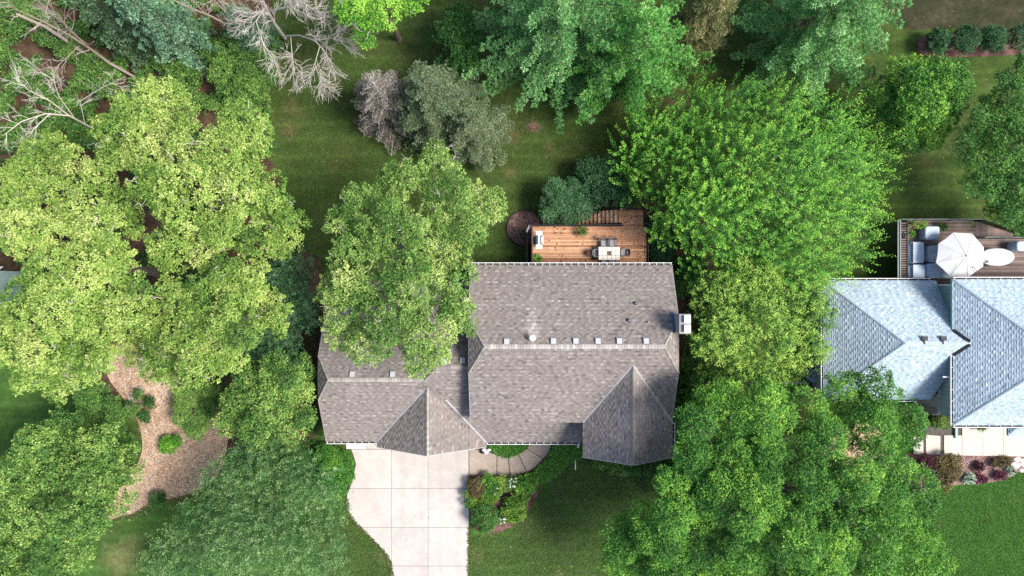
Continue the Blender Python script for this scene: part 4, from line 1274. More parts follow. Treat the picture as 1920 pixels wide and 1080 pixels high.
def broadleaf(name, label, lobes, ztop, zedge, mat_, style, seed, group=None, trunk_r=.22, cat='tree', base=None, limbs=True, tint_lobe=.10, squash=.85, domep=.6):
    """a tree: trunk and limbs to every foliage mass; each mass is clad in tufts of leaves"""
    g = np.random.default_rng(seed)
    lob = np.array([(l[0], l[1], l[2]) for l in lobes], float)
    w = lob[:, 2] ** 2
    cpx = (lob[:, :2] * w[:, None]).sum(0) / w.sum()
    R = max(np.hypot(*(lob[:, :2] - cpx).T).max() + 15, 1)
    cs, rs = [], []
    for i, (px, py, r) in enumerate(lob):
        d = math.hypot(px - cpx[0], py - cpx[1]) / R
        z = zedge + (ztop - zedge) * max(0, 1 - d * d) ** domep + g.uniform(-.5, .5) * min(2.6, (ztop - zedge) * .45)
        rw = r * m_per_px(z)
        zc = max(z - rw * squash, rw * .45)
        if len(lobes[i]) > 3:
            z = lobes[i][3]; rw = r * m_per_px(z); zc = max(z - rw * squash, rw * .45)
        p = at(px, py, zc)
        cs.append((p.x, p.y, zc)); rs.append(rw)
    cs, rs = np.array(cs), np.array(rs)
    if base is None:
        b = np.average(cs, axis=0, weights=rs ** 2)
    else:
        b = np.array(at(*base, 0))
    t = thing(name, label, cat, (b[0], b[1], 0), group)
    if limbs:
        mb, tw_ = MB(), MB()
        hz = max(.8, zedge * .55 + .25 * ztop * .3)
        topz = max(cs[:, 2].max() - .5, hz + .3)
        top = np.average(cs, axis=0, weights=rs ** 2)
        fork = np.array([b[0] + (top[0] - b[0]) * .4, b[1] + (top[1] - b[1]) * .4, hz])
        mb.tube([(b[0], b[1], -.1), (b[0], b[1], .25), tuple((np.array([b[0], b[1], 0]) + fork) / 2 + np.array([.06, .04, 0])), tuple(fork)], [trunk_r * 1.6, trunk_r * 1.1, trunk_r, trunk_r * .85], 10)
        mid = np.array([top[0], top[1], topz * .82])
        limb(mb, fork, mid, trunk_r * .8, trunk_r * .3, g, sides=7)
        for c, r in zip(cs, rs):
            f = g.uniform(.1, .75)
            s = fork + (mid - fork) * f
            limb(mb, s, c, trunk_r * .38, trunk_r * .10, g)
            for q in range(4):
                dd = unit(g.normal(size=3) + np.array([0, 0, .5]))
                limb(mb, c, c + dd * r * .85, trunk_r * .10, .015, g, n=3, sides=4)
            for q in range(style.get('twigs', 0)):
                dd = unit(g.normal(size=3) + UP * .9)
                s_ = c + dd * r * .8
                e_ = s_ + unit(dd + g.normal(size=3) * .9) * g.uniform(.4, 1.1)
                limb(tw_, s_, e_, .020, .008, g, n=3, sides=3, wob=.12)
                for _ in range(2): limb(tw_, (s_ + e_) / 2, (s_ + e_) / 2 + unit(g.normal(size=3)) * g.uniform(.2, .6), .012, .006, g, n=2, sides=3, wob=.12)
        mb.build('trunk', M['bark'], t)
        if tw_.v: tag(tw_.build('twigs', M['deadbark'], t), kind='stuff')
    lv = Leaves()
    st = style
    sq = np.array([1, 1, squash])
    for i in range(len(cs)):
        # foliage masses: the lobe carries rounded boughs, every bough carries tufts
        sr = min(st.get('sr', .8), rs[i] * .62) * g.uniform(.85, 1.15)
        nb_ = max(4, int(2.1 * (rs[i] / sr) ** 2 * st.get('cover', 1.0)))
        bd = sphere_dirs(nb_, g, st.get('zmin', -.30))
        br_ = sr * g.uniform(.65, 1.2, nb_)
        bc = cs[i] + bd * ((rs[i] - br_ * .75) * (1 + g.normal(size=nb_) * st.get('rough', .10)))[:, None] * sq
        ok = np.ones(nb_, bool)
        for j in range(len(cs)):
            if j != i and np.linalg.norm(cs[j] - cs[i]) < rs[i] + rs[j]:
                ok &= np.linalg.norm((bc - cs[j]) / sq, axis=1) > rs[j] * .62
        bc, br_, bd = bc[ok], br_[ok], bd[ok]
        tl = st.get('t0', .5) + g.normal() * tint_lobe
        for q in range(len(bc)):
            n = max(5, int(st['dens'] * 2 * math.pi * br_[q] ** 2))
            ax = unit(bd[q] * .6 + UP * .8)
            d = sphere_dirs(n, g, -.15)
            # turn the cap towards its own axis
            d = unit(d + ax * .45)
            C = bc[q] + d * (br_[q] * (1 + g.normal(size=n) * .10))[:, None] * np.array([1, 1, st.get('bflat', .8)])
            keep = g.random(n) > st.get('gap', .05)
            for w_ in range(len(bc)):
                if w_ != q and np.linalg.norm(bc[w_] - bc[q]) < br_[q] + br_[w_]:
                    keep &= np.linalg.norm(C - bc[w_], axis=1) > br_[w_] * .8
            C, dd = C[keep], d[keep]
            if len(C) == 0: continue
            tint = tl + g.normal() * st.get('bvar', .07) + g.normal(size=len(C)) * st.get('cvar', .12)
            if st['kind'] == 'tuft':
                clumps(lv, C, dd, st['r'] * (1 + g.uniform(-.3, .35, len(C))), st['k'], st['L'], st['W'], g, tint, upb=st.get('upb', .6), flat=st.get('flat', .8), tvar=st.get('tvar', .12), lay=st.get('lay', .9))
            else:
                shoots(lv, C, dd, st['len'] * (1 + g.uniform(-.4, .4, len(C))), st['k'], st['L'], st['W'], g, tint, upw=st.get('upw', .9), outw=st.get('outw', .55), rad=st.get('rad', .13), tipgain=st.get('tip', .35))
        # inner foliage
        n2 = max(3, int(rs[i] ** 2 * 4.0))
        d2 = sphere_dirs(n2, g, -.5)
        C2 = cs[i] + d2 * (rs[i] * g.uniform(.2, .62, n2))[:, None] * sq
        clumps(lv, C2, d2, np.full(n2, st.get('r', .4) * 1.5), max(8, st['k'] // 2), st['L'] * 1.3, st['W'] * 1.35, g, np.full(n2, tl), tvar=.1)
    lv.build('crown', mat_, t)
    return t

# ---- leaf colours (each species)
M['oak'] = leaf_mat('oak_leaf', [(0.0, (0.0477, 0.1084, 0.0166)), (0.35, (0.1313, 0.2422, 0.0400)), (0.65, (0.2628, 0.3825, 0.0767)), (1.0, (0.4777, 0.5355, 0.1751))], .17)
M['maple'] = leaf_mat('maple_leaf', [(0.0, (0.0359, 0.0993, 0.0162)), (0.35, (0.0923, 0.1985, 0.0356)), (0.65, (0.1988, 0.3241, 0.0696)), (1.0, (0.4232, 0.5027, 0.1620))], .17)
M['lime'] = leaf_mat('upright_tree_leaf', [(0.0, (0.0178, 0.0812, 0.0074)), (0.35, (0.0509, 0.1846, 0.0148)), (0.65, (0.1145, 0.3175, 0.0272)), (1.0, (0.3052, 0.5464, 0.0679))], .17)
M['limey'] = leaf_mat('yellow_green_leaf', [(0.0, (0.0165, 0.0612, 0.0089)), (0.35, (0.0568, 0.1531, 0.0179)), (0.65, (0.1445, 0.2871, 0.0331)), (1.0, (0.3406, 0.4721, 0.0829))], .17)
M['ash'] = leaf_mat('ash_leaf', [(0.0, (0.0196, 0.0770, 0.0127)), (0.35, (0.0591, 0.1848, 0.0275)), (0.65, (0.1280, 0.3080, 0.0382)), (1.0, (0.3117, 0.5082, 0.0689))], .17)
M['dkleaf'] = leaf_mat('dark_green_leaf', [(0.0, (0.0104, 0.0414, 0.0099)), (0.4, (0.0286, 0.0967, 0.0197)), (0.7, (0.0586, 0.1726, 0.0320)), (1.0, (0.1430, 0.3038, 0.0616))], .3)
M['midleaf'] = leaf_mat('mid_green_leaf', [(0.0, (0.0242, 0.0689, 0.0170)), (0.4, (0.0658, 0.1574, 0.0305)), (0.7, (0.1385, 0.2624, 0.0509)), (1.0, (0.3114, 0.4275, 0.1052))], .17)
M['olive'] = leaf_mat('silvery_green_leaf', [(0.0, (0.0211, 0.0713, 0.0179)), (0.4, (0.0585, 0.1538, 0.0377)), (0.7, (0.1230, 0.2399, 0.0643)), (1.0, (0.3511, 0.4673, 0.1778))], .3, .4, .4)
M['bluegreen'] = leaf_mat('blue_green_leaf', [(0.0, (0.0146, 0.0496, 0.0179)), (0.4, (0.0389, 0.1102, 0.0403)), (0.7, (0.0753, 0.1791, 0.0694)), (1.0, (0.1701, 0.3030, 0.1456))], .25)
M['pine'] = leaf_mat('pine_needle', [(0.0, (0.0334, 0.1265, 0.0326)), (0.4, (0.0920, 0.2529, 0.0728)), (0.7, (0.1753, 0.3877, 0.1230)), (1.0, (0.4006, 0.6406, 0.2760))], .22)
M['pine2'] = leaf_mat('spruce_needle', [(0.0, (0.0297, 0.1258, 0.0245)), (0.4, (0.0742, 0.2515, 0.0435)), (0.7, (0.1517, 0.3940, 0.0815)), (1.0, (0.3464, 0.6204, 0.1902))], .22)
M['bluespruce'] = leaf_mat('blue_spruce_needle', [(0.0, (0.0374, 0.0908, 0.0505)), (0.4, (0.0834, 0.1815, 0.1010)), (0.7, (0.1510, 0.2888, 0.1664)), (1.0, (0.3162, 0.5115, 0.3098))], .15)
M['gold'] = leaf_mat('golden_needle', [(0.0, (0.0805, 0.0920, 0.0276)), (0.4, (0.1610, 0.1840, 0.0633)), (0.7, (0.2760, 0.2760, 0.1150)), (1.0, (0.4600, 0.3680, 0.1725))], .2)
M['dying'] = leaf_mat('dying_spruce_needle', [(0.0, (0.0546, 0.0955, 0.0405)), (0.4, (0.1128, 0.1658, 0.0788)), (0.7, (0.1900, 0.2519, 0.1294)), (1.0, (0.3562, 0.4111, 0.2475))], .15)
M['deadneedle'] = leaf_mat('dead_needle', [(0.0, (0.1020, 0.0840, 0.0650)), (0.4, (0.2040, 0.1740, 0.1438)), (0.7, (0.3240, 0.2940, 0.2625)), (1.0, (0.5160, 0.4920, 0.4750))], .1)
M['oldspruce'] = leaf_mat('olive_spruce_needle', [(0.0, (0.0286, 0.0576, 0.0240)), (0.4, (0.0598, 0.1120, 0.0510)), (0.7, (0.1040, 0.1840, 0.0900)), (1.0, (0.1950, 0.3040, 0.1650))], .15)
M['purple'] = leaf_mat('purple_leaf', [(0.0, (0.05, 0.012, 0.022)), (0.5, (0.135, 0.035, 0.065)), (1.0, (0.29, 0.11, 0.17))], .2)
M['brownleaf'] = leaf_mat('bronze_leaf', [(0.0, (0.0560, 0.0432, 0.0196)), (0.5, (0.1470, 0.1107, 0.0476)), (0.8, (0.1820, 0.1890, 0.0630)), (1.0, (0.3500, 0.2700, 0.1260))], .25)
M['varieg'] = leaf_mat('variegated_leaf', [(0.0, (0.12, 0.22, 0.13)), (0.5, (0.36, 0.46, 0.36)), (1.0, (0.70, 0.74, 0.68))], .2)
M['bloom'] = leaf_mat('white_bloom', [(0.0, (0.55, 0.58, 0.48)), (1.0, (0.80, 0.80, 0.76))], .2)
M['fern'] = leaf_mat('fern_leaf', [(0.0, (0.04, 0.09, 0.015)), (0.5, (0.09, 0.17, 0.03)), (1.0, (0.22, 0.28, 0.07))], .3)

OAK = dict(kind='tuft', sr=.85, dens=7.0, r=.24, k=28, L=.165, W=.085, t0=.53, cvar=.13, bvar=.13, tvar=.08, rough=.17, gap=.14, upb=.7, lay=1.0, twigs=2)
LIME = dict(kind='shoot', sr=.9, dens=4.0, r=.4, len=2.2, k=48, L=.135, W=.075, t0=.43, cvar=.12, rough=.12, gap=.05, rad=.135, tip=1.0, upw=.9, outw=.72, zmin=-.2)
LIMEY = dict(kind='shoot', sr=.8, dens=6.5, r=.25, len=.75, k=26, L=.17, W=.09, t0=.52, cvar=.17, rough=.15, gap=.06, rad=.19, tip=.7, upw=.8, outw=.6)
ASH = dict(kind='tuft', sr=.90, dens=6.8, r=.30, k=36, L=.20, W=.065, t0=.46, cvar=.14, tvar=.10, bvar=.10, rough=.14, gap=.03, upb=1.0, flat=.85, cover=1.25)
SHRUB = dict(kind='tuft', sr=.42, dens=13, r=.19, k=22, L=.14, W=.09, t0=.50, cvar=.12, rough=.08, gap=.02)
FINE = dict(kind='tuft', sr=.3, dens=24, r=.15, k=22, L=.11, W=.07, t0=.50, cvar=.10, rough=.05, gap=.0, cover=1.2)
OLIVE = dict(kind='shoot', sr=.7, dens=6.5, r=.35, len=1.0, k=28, L=.17, W=.05, t0=.48, cvar=.15, rough=.12, gap=.04, rad=.15, tip=.55, upw=.7, outw=.65)
SMALL = dict(kind='tuft', sr=.65, dens=7.5, r=.25, k=24, L=.17, W=.10, t0=.54, cvar=.14, rough=.12, gap=.04)
MAPLE = OAK

# ---- the oaks on the left
broadleaf('oak_tree', 'yellow-green oak whose crown meets the back lawn below the dark green shrubs',
          [(300, 185, 42), (265, 215, 50), (330, 225, 48), (222, 268, 50), (290, 285, 55), (355, 270, 38), (455, 235, 43), (490, 255, 30), (420, 280, 45), (470, 300, 40), (345, 335, 48),
           (440, 365, 52), (500, 370, 42), (540, 412, 38), (470, 430, 52), (535, 452, 32), (412, 420, 42), (345, 392, 46), (382, 468, 38), (325, 462, 42), (290, 350, 40), (330, 180, 28)],
          15.0, 7.0, M['oak'], OAK, 1, 'yellow-green oaks', .34)
broadleaf('oak_tree', 'yellow-green oak nearest the garage roof, above the wood chip clearing',
          [(402, 560, 56), (338, 555, 42), (462, 540, 45), (508, 572, 38), (520, 604, 26), (445, 610, 52), (372, 622, 52), (305, 600, 44), (312, 652, 48), (382, 682, 42), (335, 702, 28), (432, 662, 38), (262, 648, 38), (420, 515, 36), (478, 520, 32), (290, 690, 26)],
          14.0, 7.0, M['oak'], OAK, 2, 'yellow-green oaks', .32)
broadleaf('oak_tree', 'yellow-green oak spreading over the left rim and the side lawn',
          [(92, 300, 46), (60, 342, 48), (140, 302, 33), (28, 410, 48), (108, 372, 48), (165, 402, 46), (60, 440, 46), (130, 450, 48), (200, 425, 36), (232, 472, 32), (92, 512, 44), (160, 522, 52), (222, 532, 40), (235, 580, 34),
           (55, 575, 44), (112, 582, 52), (180, 592, 48), (28, 640, 46), (90, 652, 48), (160, 652, 44), (205, 625, 40), (60, 700, 33), (110, 722, 32), (152, 692, 38), (195, 672, 26), (15, 350, 30), (232, 385, 36), (262, 545, 30), (255, 420, 26), (190, 340, 34), (198, 480, 34)],
          14.5, 6.5, M['oak'], OAK, 3, 'yellow-green oaks', .34)
broadleaf('oak_tree', 'pale green oak hanging over the garage roof in the middle of the yard',
          [(825, 302, 34), (765, 348, 52), (842, 362, 46), (908, 388, 40), (682, 388, 44), (650, 428, 40), (742, 432, 62), (826, 446, 58), (880, 425, 30), (682, 512, 62), (772, 525, 62), (846, 535, 46), (655, 588, 48), (742, 600, 60), (815, 612, 50), (862, 582, 38), (678, 648, 38), (790, 668, 36), (638, 545, 36), (820, 660, 26), (640, 630, 30)],
          13.0, 6.2, M['maple'], dict(OAK, t0=.57), 4, None, .30, base=(750, 452))
# ---- the big upright tree and its yellow-green companion, right of the main house
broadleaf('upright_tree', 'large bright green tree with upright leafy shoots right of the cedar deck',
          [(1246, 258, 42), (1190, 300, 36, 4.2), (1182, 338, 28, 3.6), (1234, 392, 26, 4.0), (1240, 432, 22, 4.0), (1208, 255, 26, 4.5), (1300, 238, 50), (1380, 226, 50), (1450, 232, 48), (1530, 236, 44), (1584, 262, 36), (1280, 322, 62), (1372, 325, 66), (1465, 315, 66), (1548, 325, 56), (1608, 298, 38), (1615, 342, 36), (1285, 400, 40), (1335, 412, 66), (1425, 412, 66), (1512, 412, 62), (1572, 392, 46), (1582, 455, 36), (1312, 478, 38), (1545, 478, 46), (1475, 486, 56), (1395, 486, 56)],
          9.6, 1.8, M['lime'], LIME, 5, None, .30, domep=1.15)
broadleaf('shade_tree', 'yellow-green shade tree between the chimney and the pale blue roof',
          [(1345, 560, 50), (1412, 545, 56), (1480, 552, 50), (1518, 592, 34), (1350, 630, 50), (1422, 622, 56), (1490, 645, 44), (1332, 690, 34), (1400, 700, 44), (1460, 692, 38), (1522, 535, 30)],
          9.2, 4.6, M['limey'], LIMEY, 6, None, .24)
# ---- the ash in the lower right
broadleaf('ash_tree', 'huge mid green ash tree covering the ground in front of the pale blue house',
          [(1350, 765, 50), (1305, 795, 34), (1420, 772, 56), (1500, 772, 50), (1580, 742, 50), (1640, 742, 44), (1688, 795, 40), (1622, 802, 46), (1540, 825, 40), (1300, 862, 48), (1365, 848, 55), (1440, 852, 50), (1285, 932, 46), (1350, 928, 50), (1425, 912, 46), (1515, 905, 46), (1608, 898, 38), (1668, 880, 36), (1708, 918, 42), (1655, 952, 46), (1582, 958, 50), (1185, 1000, 38), (1245, 1008, 45), (1312, 1008, 48), (1190, 1060, 42), (1268, 1075, 46), (1385, 1030, 38), (1485, 1010, 48), (1552, 1036, 50), (1630, 1030, 46), (1698, 1000, 44), (1735, 1048, 38), (1690, 1072, 44), (1425, 1082, 46), (1502, 1085, 46), (1590, 1095, 46), (1330, 1100, 40), (1565, 885, 34), (1632, 852, 28), (1468, 952, 30), (1545, 985, 36), (1165, 1012, 36), (1218, 972, 36), (1262, 962, 38), (1258, 905, 30), (1160, 1048, 30), (1215, 1040, 40), (1438, 958, 28), (1452, 992, 32), (1400, 975, 30)],
          13.0, 5.5, M['ash'], ASH, 7, None, .40)
# ---- smaller trees
broadleaf('small_tree', 'light green round tree below the row of clipped shrubs',
          [(1700, 150, 42), (1762, 148, 42), (1652, 186, 36), (1722, 202, 46), (1778, 190, 26), (1690, 250, 40), (1738, 248, 32), (1660, 225, 22), (1795, 165, 22), (1715, 165, 40), (1750, 225, 38), (1685, 215, 36)], 8.0, 3.6, M['ash'], dict(SMALL, t0=.5, cover=1.3, gap=.02), 8, None, .15)
broadleaf('small_tree', 'dark green tree cut by the rim above the weathered deck',
          [(1880, 190, 46), (1912, 142, 36), (1832, 240, 40), (1892, 270, 50), (1850, 310, 44), (1808, 275, 22), (1900, 350, 46), (1842, 352, 34), (1908, 410, 34), (1876, 398, 28), (1940, 230, 50), (1950, 330, 50), (1955, 410, 40)], 9.5, 4.2, M['dkleaf'], dict(SMALL, t0=.64, cvar=.16), 9, None, .15, base=(1850, 300))
broadleaf('bushy_tree', 'broad mid green tree in the corner below the side lawn on the left',
          [(70, 832, 42), (122, 812, 40), (190, 842, 42), (235, 872, 36), (40, 892, 46), (110, 892, 52), (180, 910, 46), (222, 930, 32), (62, 962, 52), (140, 972, 46), (188, 972, 28), (30, 1042, 46), (100, 1042, 46), (148, 1035, 32), (40, 1090, 40), (-20, 960, 50), (-20, 1060, 50)],
          8.5, 3.6, M['midleaf'], dict(SMALL, t0=.55, cvar=.18, gap=.1, rough=.16), 10, None, .18)
broadleaf('willowy_tree', 'silvery green shrubby tree left of the lower driveway',
          [(418, 892, 26), (470, 865, 46), (540, 852, 42), (432, 930, 46), (502, 930, 56), (580, 905, 46), (608, 950, 40), (382, 980, 44), (452, 1000, 56), (532, 1000, 56), (598, 1018, 44), (332, 1032, 40), (402, 1060, 46), (482, 1080, 46), (300, 1070, 32), (560, 1080, 46), (622, 1062, 26), (340, 1090, 40)],
          7.5, 3.0, M['olive'], OLIVE, 11, None, .16)
broadleaf('small_tree', 'mid green tree between the wood chip clearing and the garage roof',
          [(470, 712, 34), (528, 700, 40), (568, 690, 24), (450, 755, 36), (512, 752, 46), (565, 745, 28), (482, 802, 36), (538, 800, 38), (574, 785, 20), (430, 790, 24)], 7.5, 3.4, M['midleaf'], dict(SMALL, t0=.62), 12, None, .15)
broadleaf('grey_green_tree', 'dull blue-green tree squeezed between the oak and the garage',
          [(530, 520, 32), (566, 555, 34), (548, 600, 36), (508, 642, 34), (480, 662, 32), (560, 500, 26), (540, 660, 26), (582, 590, 20)], 6.0, 2.6, M['bluegreen'], dict(OLIVE, t0=.5), 13, None, .13)
broadleaf('leafy_tree', 'bright green tree at the top rim between bare white branches and lawn',
          [(660, 18, 32), (716, 18, 42), (770, -5, 34), (690, 58, 24), (690, 82, 12), (740, -40, 50), (650, -40, 40)], 10.0, 6.0, M['lime'], dict(OAK, t0=.6, W=.08), 14, None, .2)
broadleaf('leafy_tree', 'dark green tree in shade between the grey spruces and the tall pine',
          [(850, 60, 36), (872, 112, 34), (842, 122, 22), (890, 80, 24), (860, 30, 26)], 5.5, 2.5, M['dkleaf'], dict(SHRUB, t0=.40), 15, None, .14)

# ---- shrubs
def shrub(name, label, lobes, h, mat_, style, seed, group=None, zedge=None, cat='shrub', squash=.8):
    return broadleaf(name, label, lobes, h, zedge if zedge is not None else h * .55, mat_, style, seed, group, .06, cat, squash=squash)
shrub('viburnum_shrub', 'dense dark green shrub mass beside the bare dead branches and back lawn', [(440, 112, 30), (470, 150, 34), (442, 178, 30), (500, 150, 20), (420, 135, 26), (490, 120, 24), (480, 190, 22)], 3.2, M['midleaf'], dict(SHRUB, t0=.5, sr=.6), 20)
shrub('deck_shrub', 'dark blue-green shrub in front of the cedar deck rail', [(1045, 375, 32), (1075, 365, 30), (1030, 400, 18), (1060, 402, 26), (1088, 392, 20), (1040, 355, 20)], 2.9, M['bluegreen'], dict(FINE, t0=.62, sr=.4), 21)
shrub('deck_shrub', 'dark leafy shrub behind the deck stairs under the upright tree', [(1115, 335, 34), (1145, 360, 28), (1110, 372, 24), (1160, 335, 24), (1100, 315, 20), (1178, 372, 16), (1135, 310, 18)], 2.7, M['bluegreen'], dict(SHRUB, t0=.42), 22)
shrub('wall_shrub', 'dark shrub between the deck end and the upright tree', [(1232, 445, 20), (1240, 475, 18), (1226, 420, 16)], 2.2, M['bluegreen'], dict(FINE, t0=.35), 23)
shrub('clearing_shrub', 'big rounded green shrub above the wood chip clearing', [(358, 752, 30), (370, 785, 28), (395, 760, 22), (345, 780, 18), (370, 808, 16), (395, 735, 18)], 2.2, M['midleaf'], dict(FINE, t0=.55, sr=.35), 24)
shrub('clearing_shrub', 'small bright green shrub standing alone in the wood chips', [(318, 832, 15), (332, 826, 10), (310, 838, 9)], 1.0, M['lime'], dict(FINE, t0=.5), 25)
shrub('clearing_shrub', 'small dark shrub where the wood chips meet the front grass', [(297, 937, 13), (303, 933, 9)], 1.0, M['dkleaf'], dict(FINE, t0=.5), 26)
shrub('clearing_shrub', 'little dark shrub in the wood chips, upper of the close pair', [(282, 755, 11)], .9, M['dkleaf'], dict(FINE, t0=.38), 27)
shrub('clearing_shrub', 'little dark shrub in the wood chips, lower of the close pair', [(274, 781, 10)], .8, M['dkleaf'], dict(FINE, t0=.4), 28)
shrub('clearing_shrub', 'sparse light shrub touching the fallen bare twigs by the chips', [(250, 765, 14), (262, 740, 9)], .9, M['midleaf'], dict(FINE, t0=.42), 29)
shrub('mixed_shrub', 'dark green shrub mass between the left side lawn and the chips', [(180, 752, 32), (215, 770, 24), (175, 790, 26), (210, 805, 26), (235, 830, 22), (160, 735, 20)], 3.0, M['midleaf'], dict(SHRUB, t0=.42), 30)
shrub('driveway_shrub', 'clipped green shrub at the curved edge of the driveway top', [(628, 868, 26), (640, 890, 24), (618, 900, 24), (645, 865, 18), (612, 850, 20), (632, 915, 18)], 1.6, M['ash'], dict(FINE, t0=.28), 31)
shrub('foundation_shrub', 'dark shrub row against the right gable below the chimney', [(1285, 770, 24), (1275, 805, 24), (1290, 835, 24), (1300, 745, 22), (1280, 860, 20)], 2.2, M['dkleaf'], dict(SHRUB, t0=.55), 32)
shrub('foundation_shrub', 'dark green shrub under the point of the right gable', [(1220, 882, 22), (1250, 892, 24), (1195, 875, 16), (1270, 880, 22), (1240, 915, 18)], 1.8, M['dkleaf'], dict(SHRUB, t0=.52), 33)
shrub('foundation_shrub', 'low flowering shrub with white specks along the right gable wall', [(1120, 866, 10), (1135, 868, 11), (1150, 872, 12), (1170, 876, 13)], .8, M['midleaf'], dict(FINE, t0=.5), 34)
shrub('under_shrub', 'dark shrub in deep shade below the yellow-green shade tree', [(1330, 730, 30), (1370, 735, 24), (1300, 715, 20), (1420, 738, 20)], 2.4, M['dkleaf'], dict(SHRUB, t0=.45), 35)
# flower bed
shrub('bed_shrub', 'bronze-red shrub at the flower bed corner by the driveway', [(892, 908, 14), (900, 920, 12), (888, 922, 9)], 1.0, M['brownleaf'], dict(FINE, t0=.35), 40)
shrub('bed_shrub', 'blue-green shrub below the first dark joint of the curved walk', [(916, 902, 13), (925, 912, 13), (912, 918, 9)], 1.0, M['ash'], dict(FINE, t0=.35), 41)
shrub('bed_shrub', 'yellow-green shrub spilling over the driveway edge', [(884, 940, 12), (895, 945, 11), (879, 925, 8)], .9, M['limey'], dict(FINE, t0=.5), 42)
shrub('bed_shrub', 'light green shrub in the heart of the flower bed beside bare mulch', [(912, 938, 11), (922, 932, 12), (932, 922, 8)], .9, M['limey'], dict(FINE, t0=.42), 43)
shrub('bed_shrub', 'gold flecked shrub touching the red edging below the curved walk', [(941, 903, 11), (936, 914, 8)], .9, M['limey'], dict(FINE, t0=.62), 44)
shrub('bed_shrub', 'fresh green hosta mound at the lawn side of the flower bed', [(985, 904, 15), (995, 912, 11), (977, 915, 10), (1000, 900, 7)], .9, M['ash'], dict(FINE, t0=.55, L=.15, W=.09), 45)
shrub('bed_shrub', 'large light green hosta mound pointing into the front lawn', [(962, 938, 14), (975, 945, 13), (955, 955, 12), (970, 962, 12), (982, 930, 9), (960, 972, 8)], .9, M['limey'], dict(FINE, t0=.6, L=.16, W=.09), 46)
shrub('ball_shrub', 'dark green ball shaped shrub at the lower tip of the flower bed', [(909, 970, 25)], 1.7, M['dkleaf'], dict(FINE, t0=.55), 47, squash=.9)
# white hydrangea plants, each bloom a part
def flower_plant(name, label, lobes, h, seed, n, bpx):
    t = shrub(name, label, lobes, h, M['midleaf'], dict(FINE, t0=.4), seed, cat='flower')
    g = np.random.default_rng(seed + 5)
    for i in range(n):
        x, y = bpx[0] + g.uniform(-1, 1) * bpx[2], bpx[1] + g.uniform(-1, 1) * bpx[3]
        p = np.array(at(x, y, h + .06))
        lv = Leaves()
        d = sphere_dirs(34, g, -.2)
        lv.add(p + d * .07, unit(np.cross(d, g.normal(size=(34, 3)))), d, .07, .07, g.random(34))
        lv.build('bloom', M['bloom'], t)
    return t
flower_plant('hydrangea', 'white blooming hydrangea between the gold shrub and the green hosta', [(958, 905, 12), (952, 912, 8)], .9, 50, 14, (960, 906, 8, 9))
flower_plant('hydrangea', 'small white blooming plant at the centre of the flower bed', [(930, 922, 8)], .8, 51, 6, (930, 921, 5, 6))
flower_plant('hydrangea', 'white blooming plant at the lawn tip of the flower bed', [(942, 972, 9)], .7, 52, 8, (942, 974, 6, 8))

def blades(name, label, pxpoly, n, h, mat_, seed, L=.45, W=.05, t0=.5, cat='ground cover', kind=None):
    """tufts of arching strap leaves inside a pixel polygon"""
    g = np.random.default_rng(seed)
    poly = np.array(pxpoly, float)
    x0, y0 = poly.min(0); x1, y1 = poly.max(0)
    pts = []
    while len(pts) < n:
        x, y = g.uniform(x0, x1), g.uniform(y0, y1)
        ins, j = False, len(poly) - 1
        for i in range(len(poly)):
            if (poly[i, 1] > y) != (poly[j, 1] > y) and x < (poly[j, 0] - poly[i, 0]) * (y - poly[i, 1]) / (poly[j, 1] - poly[i, 1]) + poly[i, 0]: ins = not ins
            j = i
        if ins: pts.append(np.array(at(x, y, 0)))
    P = np.array(pts)
    k = 16
    a = g.uniform(0, 6.283, (n, k))
    el = g.uniform(.3, 1.1, (n, k))
    D = np.stack([np.cos(a) * np.cos(el), np.sin(a) * np.cos(el), np.sin(el)], -1)
    Pp = (P[:, None, :] + D * g.uniform(0, .4, (n, k, 1)) * L + np.array([0, 0, h * .4]) * g.random((n, k, 1))).reshape(-1, 3)
    D = D.reshape(-1, 3)
    N = unit(UP + g.normal(size=D.shape) * .3)
    lv = Leaves()
    lv.add(Pp, D, N, L * g.uniform(.7, 1.2, n * k), W, t0 + g.normal(size=n * k) * .16 + np.repeat(g.normal(size=n) * .1, k), droop=.3)
    c = P.mean(0)
    o = lv.build(name, mat_, None)
    return tag(o, label, cat, kind=kind or 'stuff')
blades('lily_border', 'strap leaved green border along the curved front walk', [(1000, 890), (1024, 870), (1039, 850), (1043, 834), (1088, 834), (1090, 850), (1060, 862), (1040, 885), (1015, 900)], 420, .4, M['ash'], 60, t0=.45)
blades('ground_cover_patch', 'rounded green ground cover between the curved walk and the low eave', [(918, 832), (990, 832), (985, 840), (972, 849), (952, 856), (934, 850), (922, 842)], 230, .25, M['ash'], 61, L=.22, W=.05, t0=.36)
# neighbour's bed
shrub('bed_shrub', 'big bronze-green shrub beside the pink mulch of the blue house', [(1764, 868, 17), (1780, 880, 19), (1768, 895, 15), (1785, 864, 13), (1772, 910, 10)], 1.2, M['brownleaf'], dict(FINE, t0=.55), 70)
shrub('bed_shrub', 'dark purple shrub under the ash crown by the stepped walk', [(1735, 865, 14), (1742, 880, 12)], 1.1, M['purple'], dict(FINE, t0=.1), 71)
shrub('bed_shrub', 'rich purple shrub centred in the pink mulch', [(1836, 896, 7), (1842, 898, 6), (1832, 900, 5)], .45, M['purple'], dict(FINE, t0=.55), 72)
shrub('bed_shrub', 'dull purple shrub just above the rich purple one', [(1833, 876, 8), (1839, 873, 5)], .45, M['purple'], dict(FINE, t0=.25), 73)
shrub('bed_shrub', 'purple shrub nearer the pale stepping stones', [(1871, 891, 8), (1878, 892, 6)], .45, M['purple'], dict(FINE, t0=.5), 74)
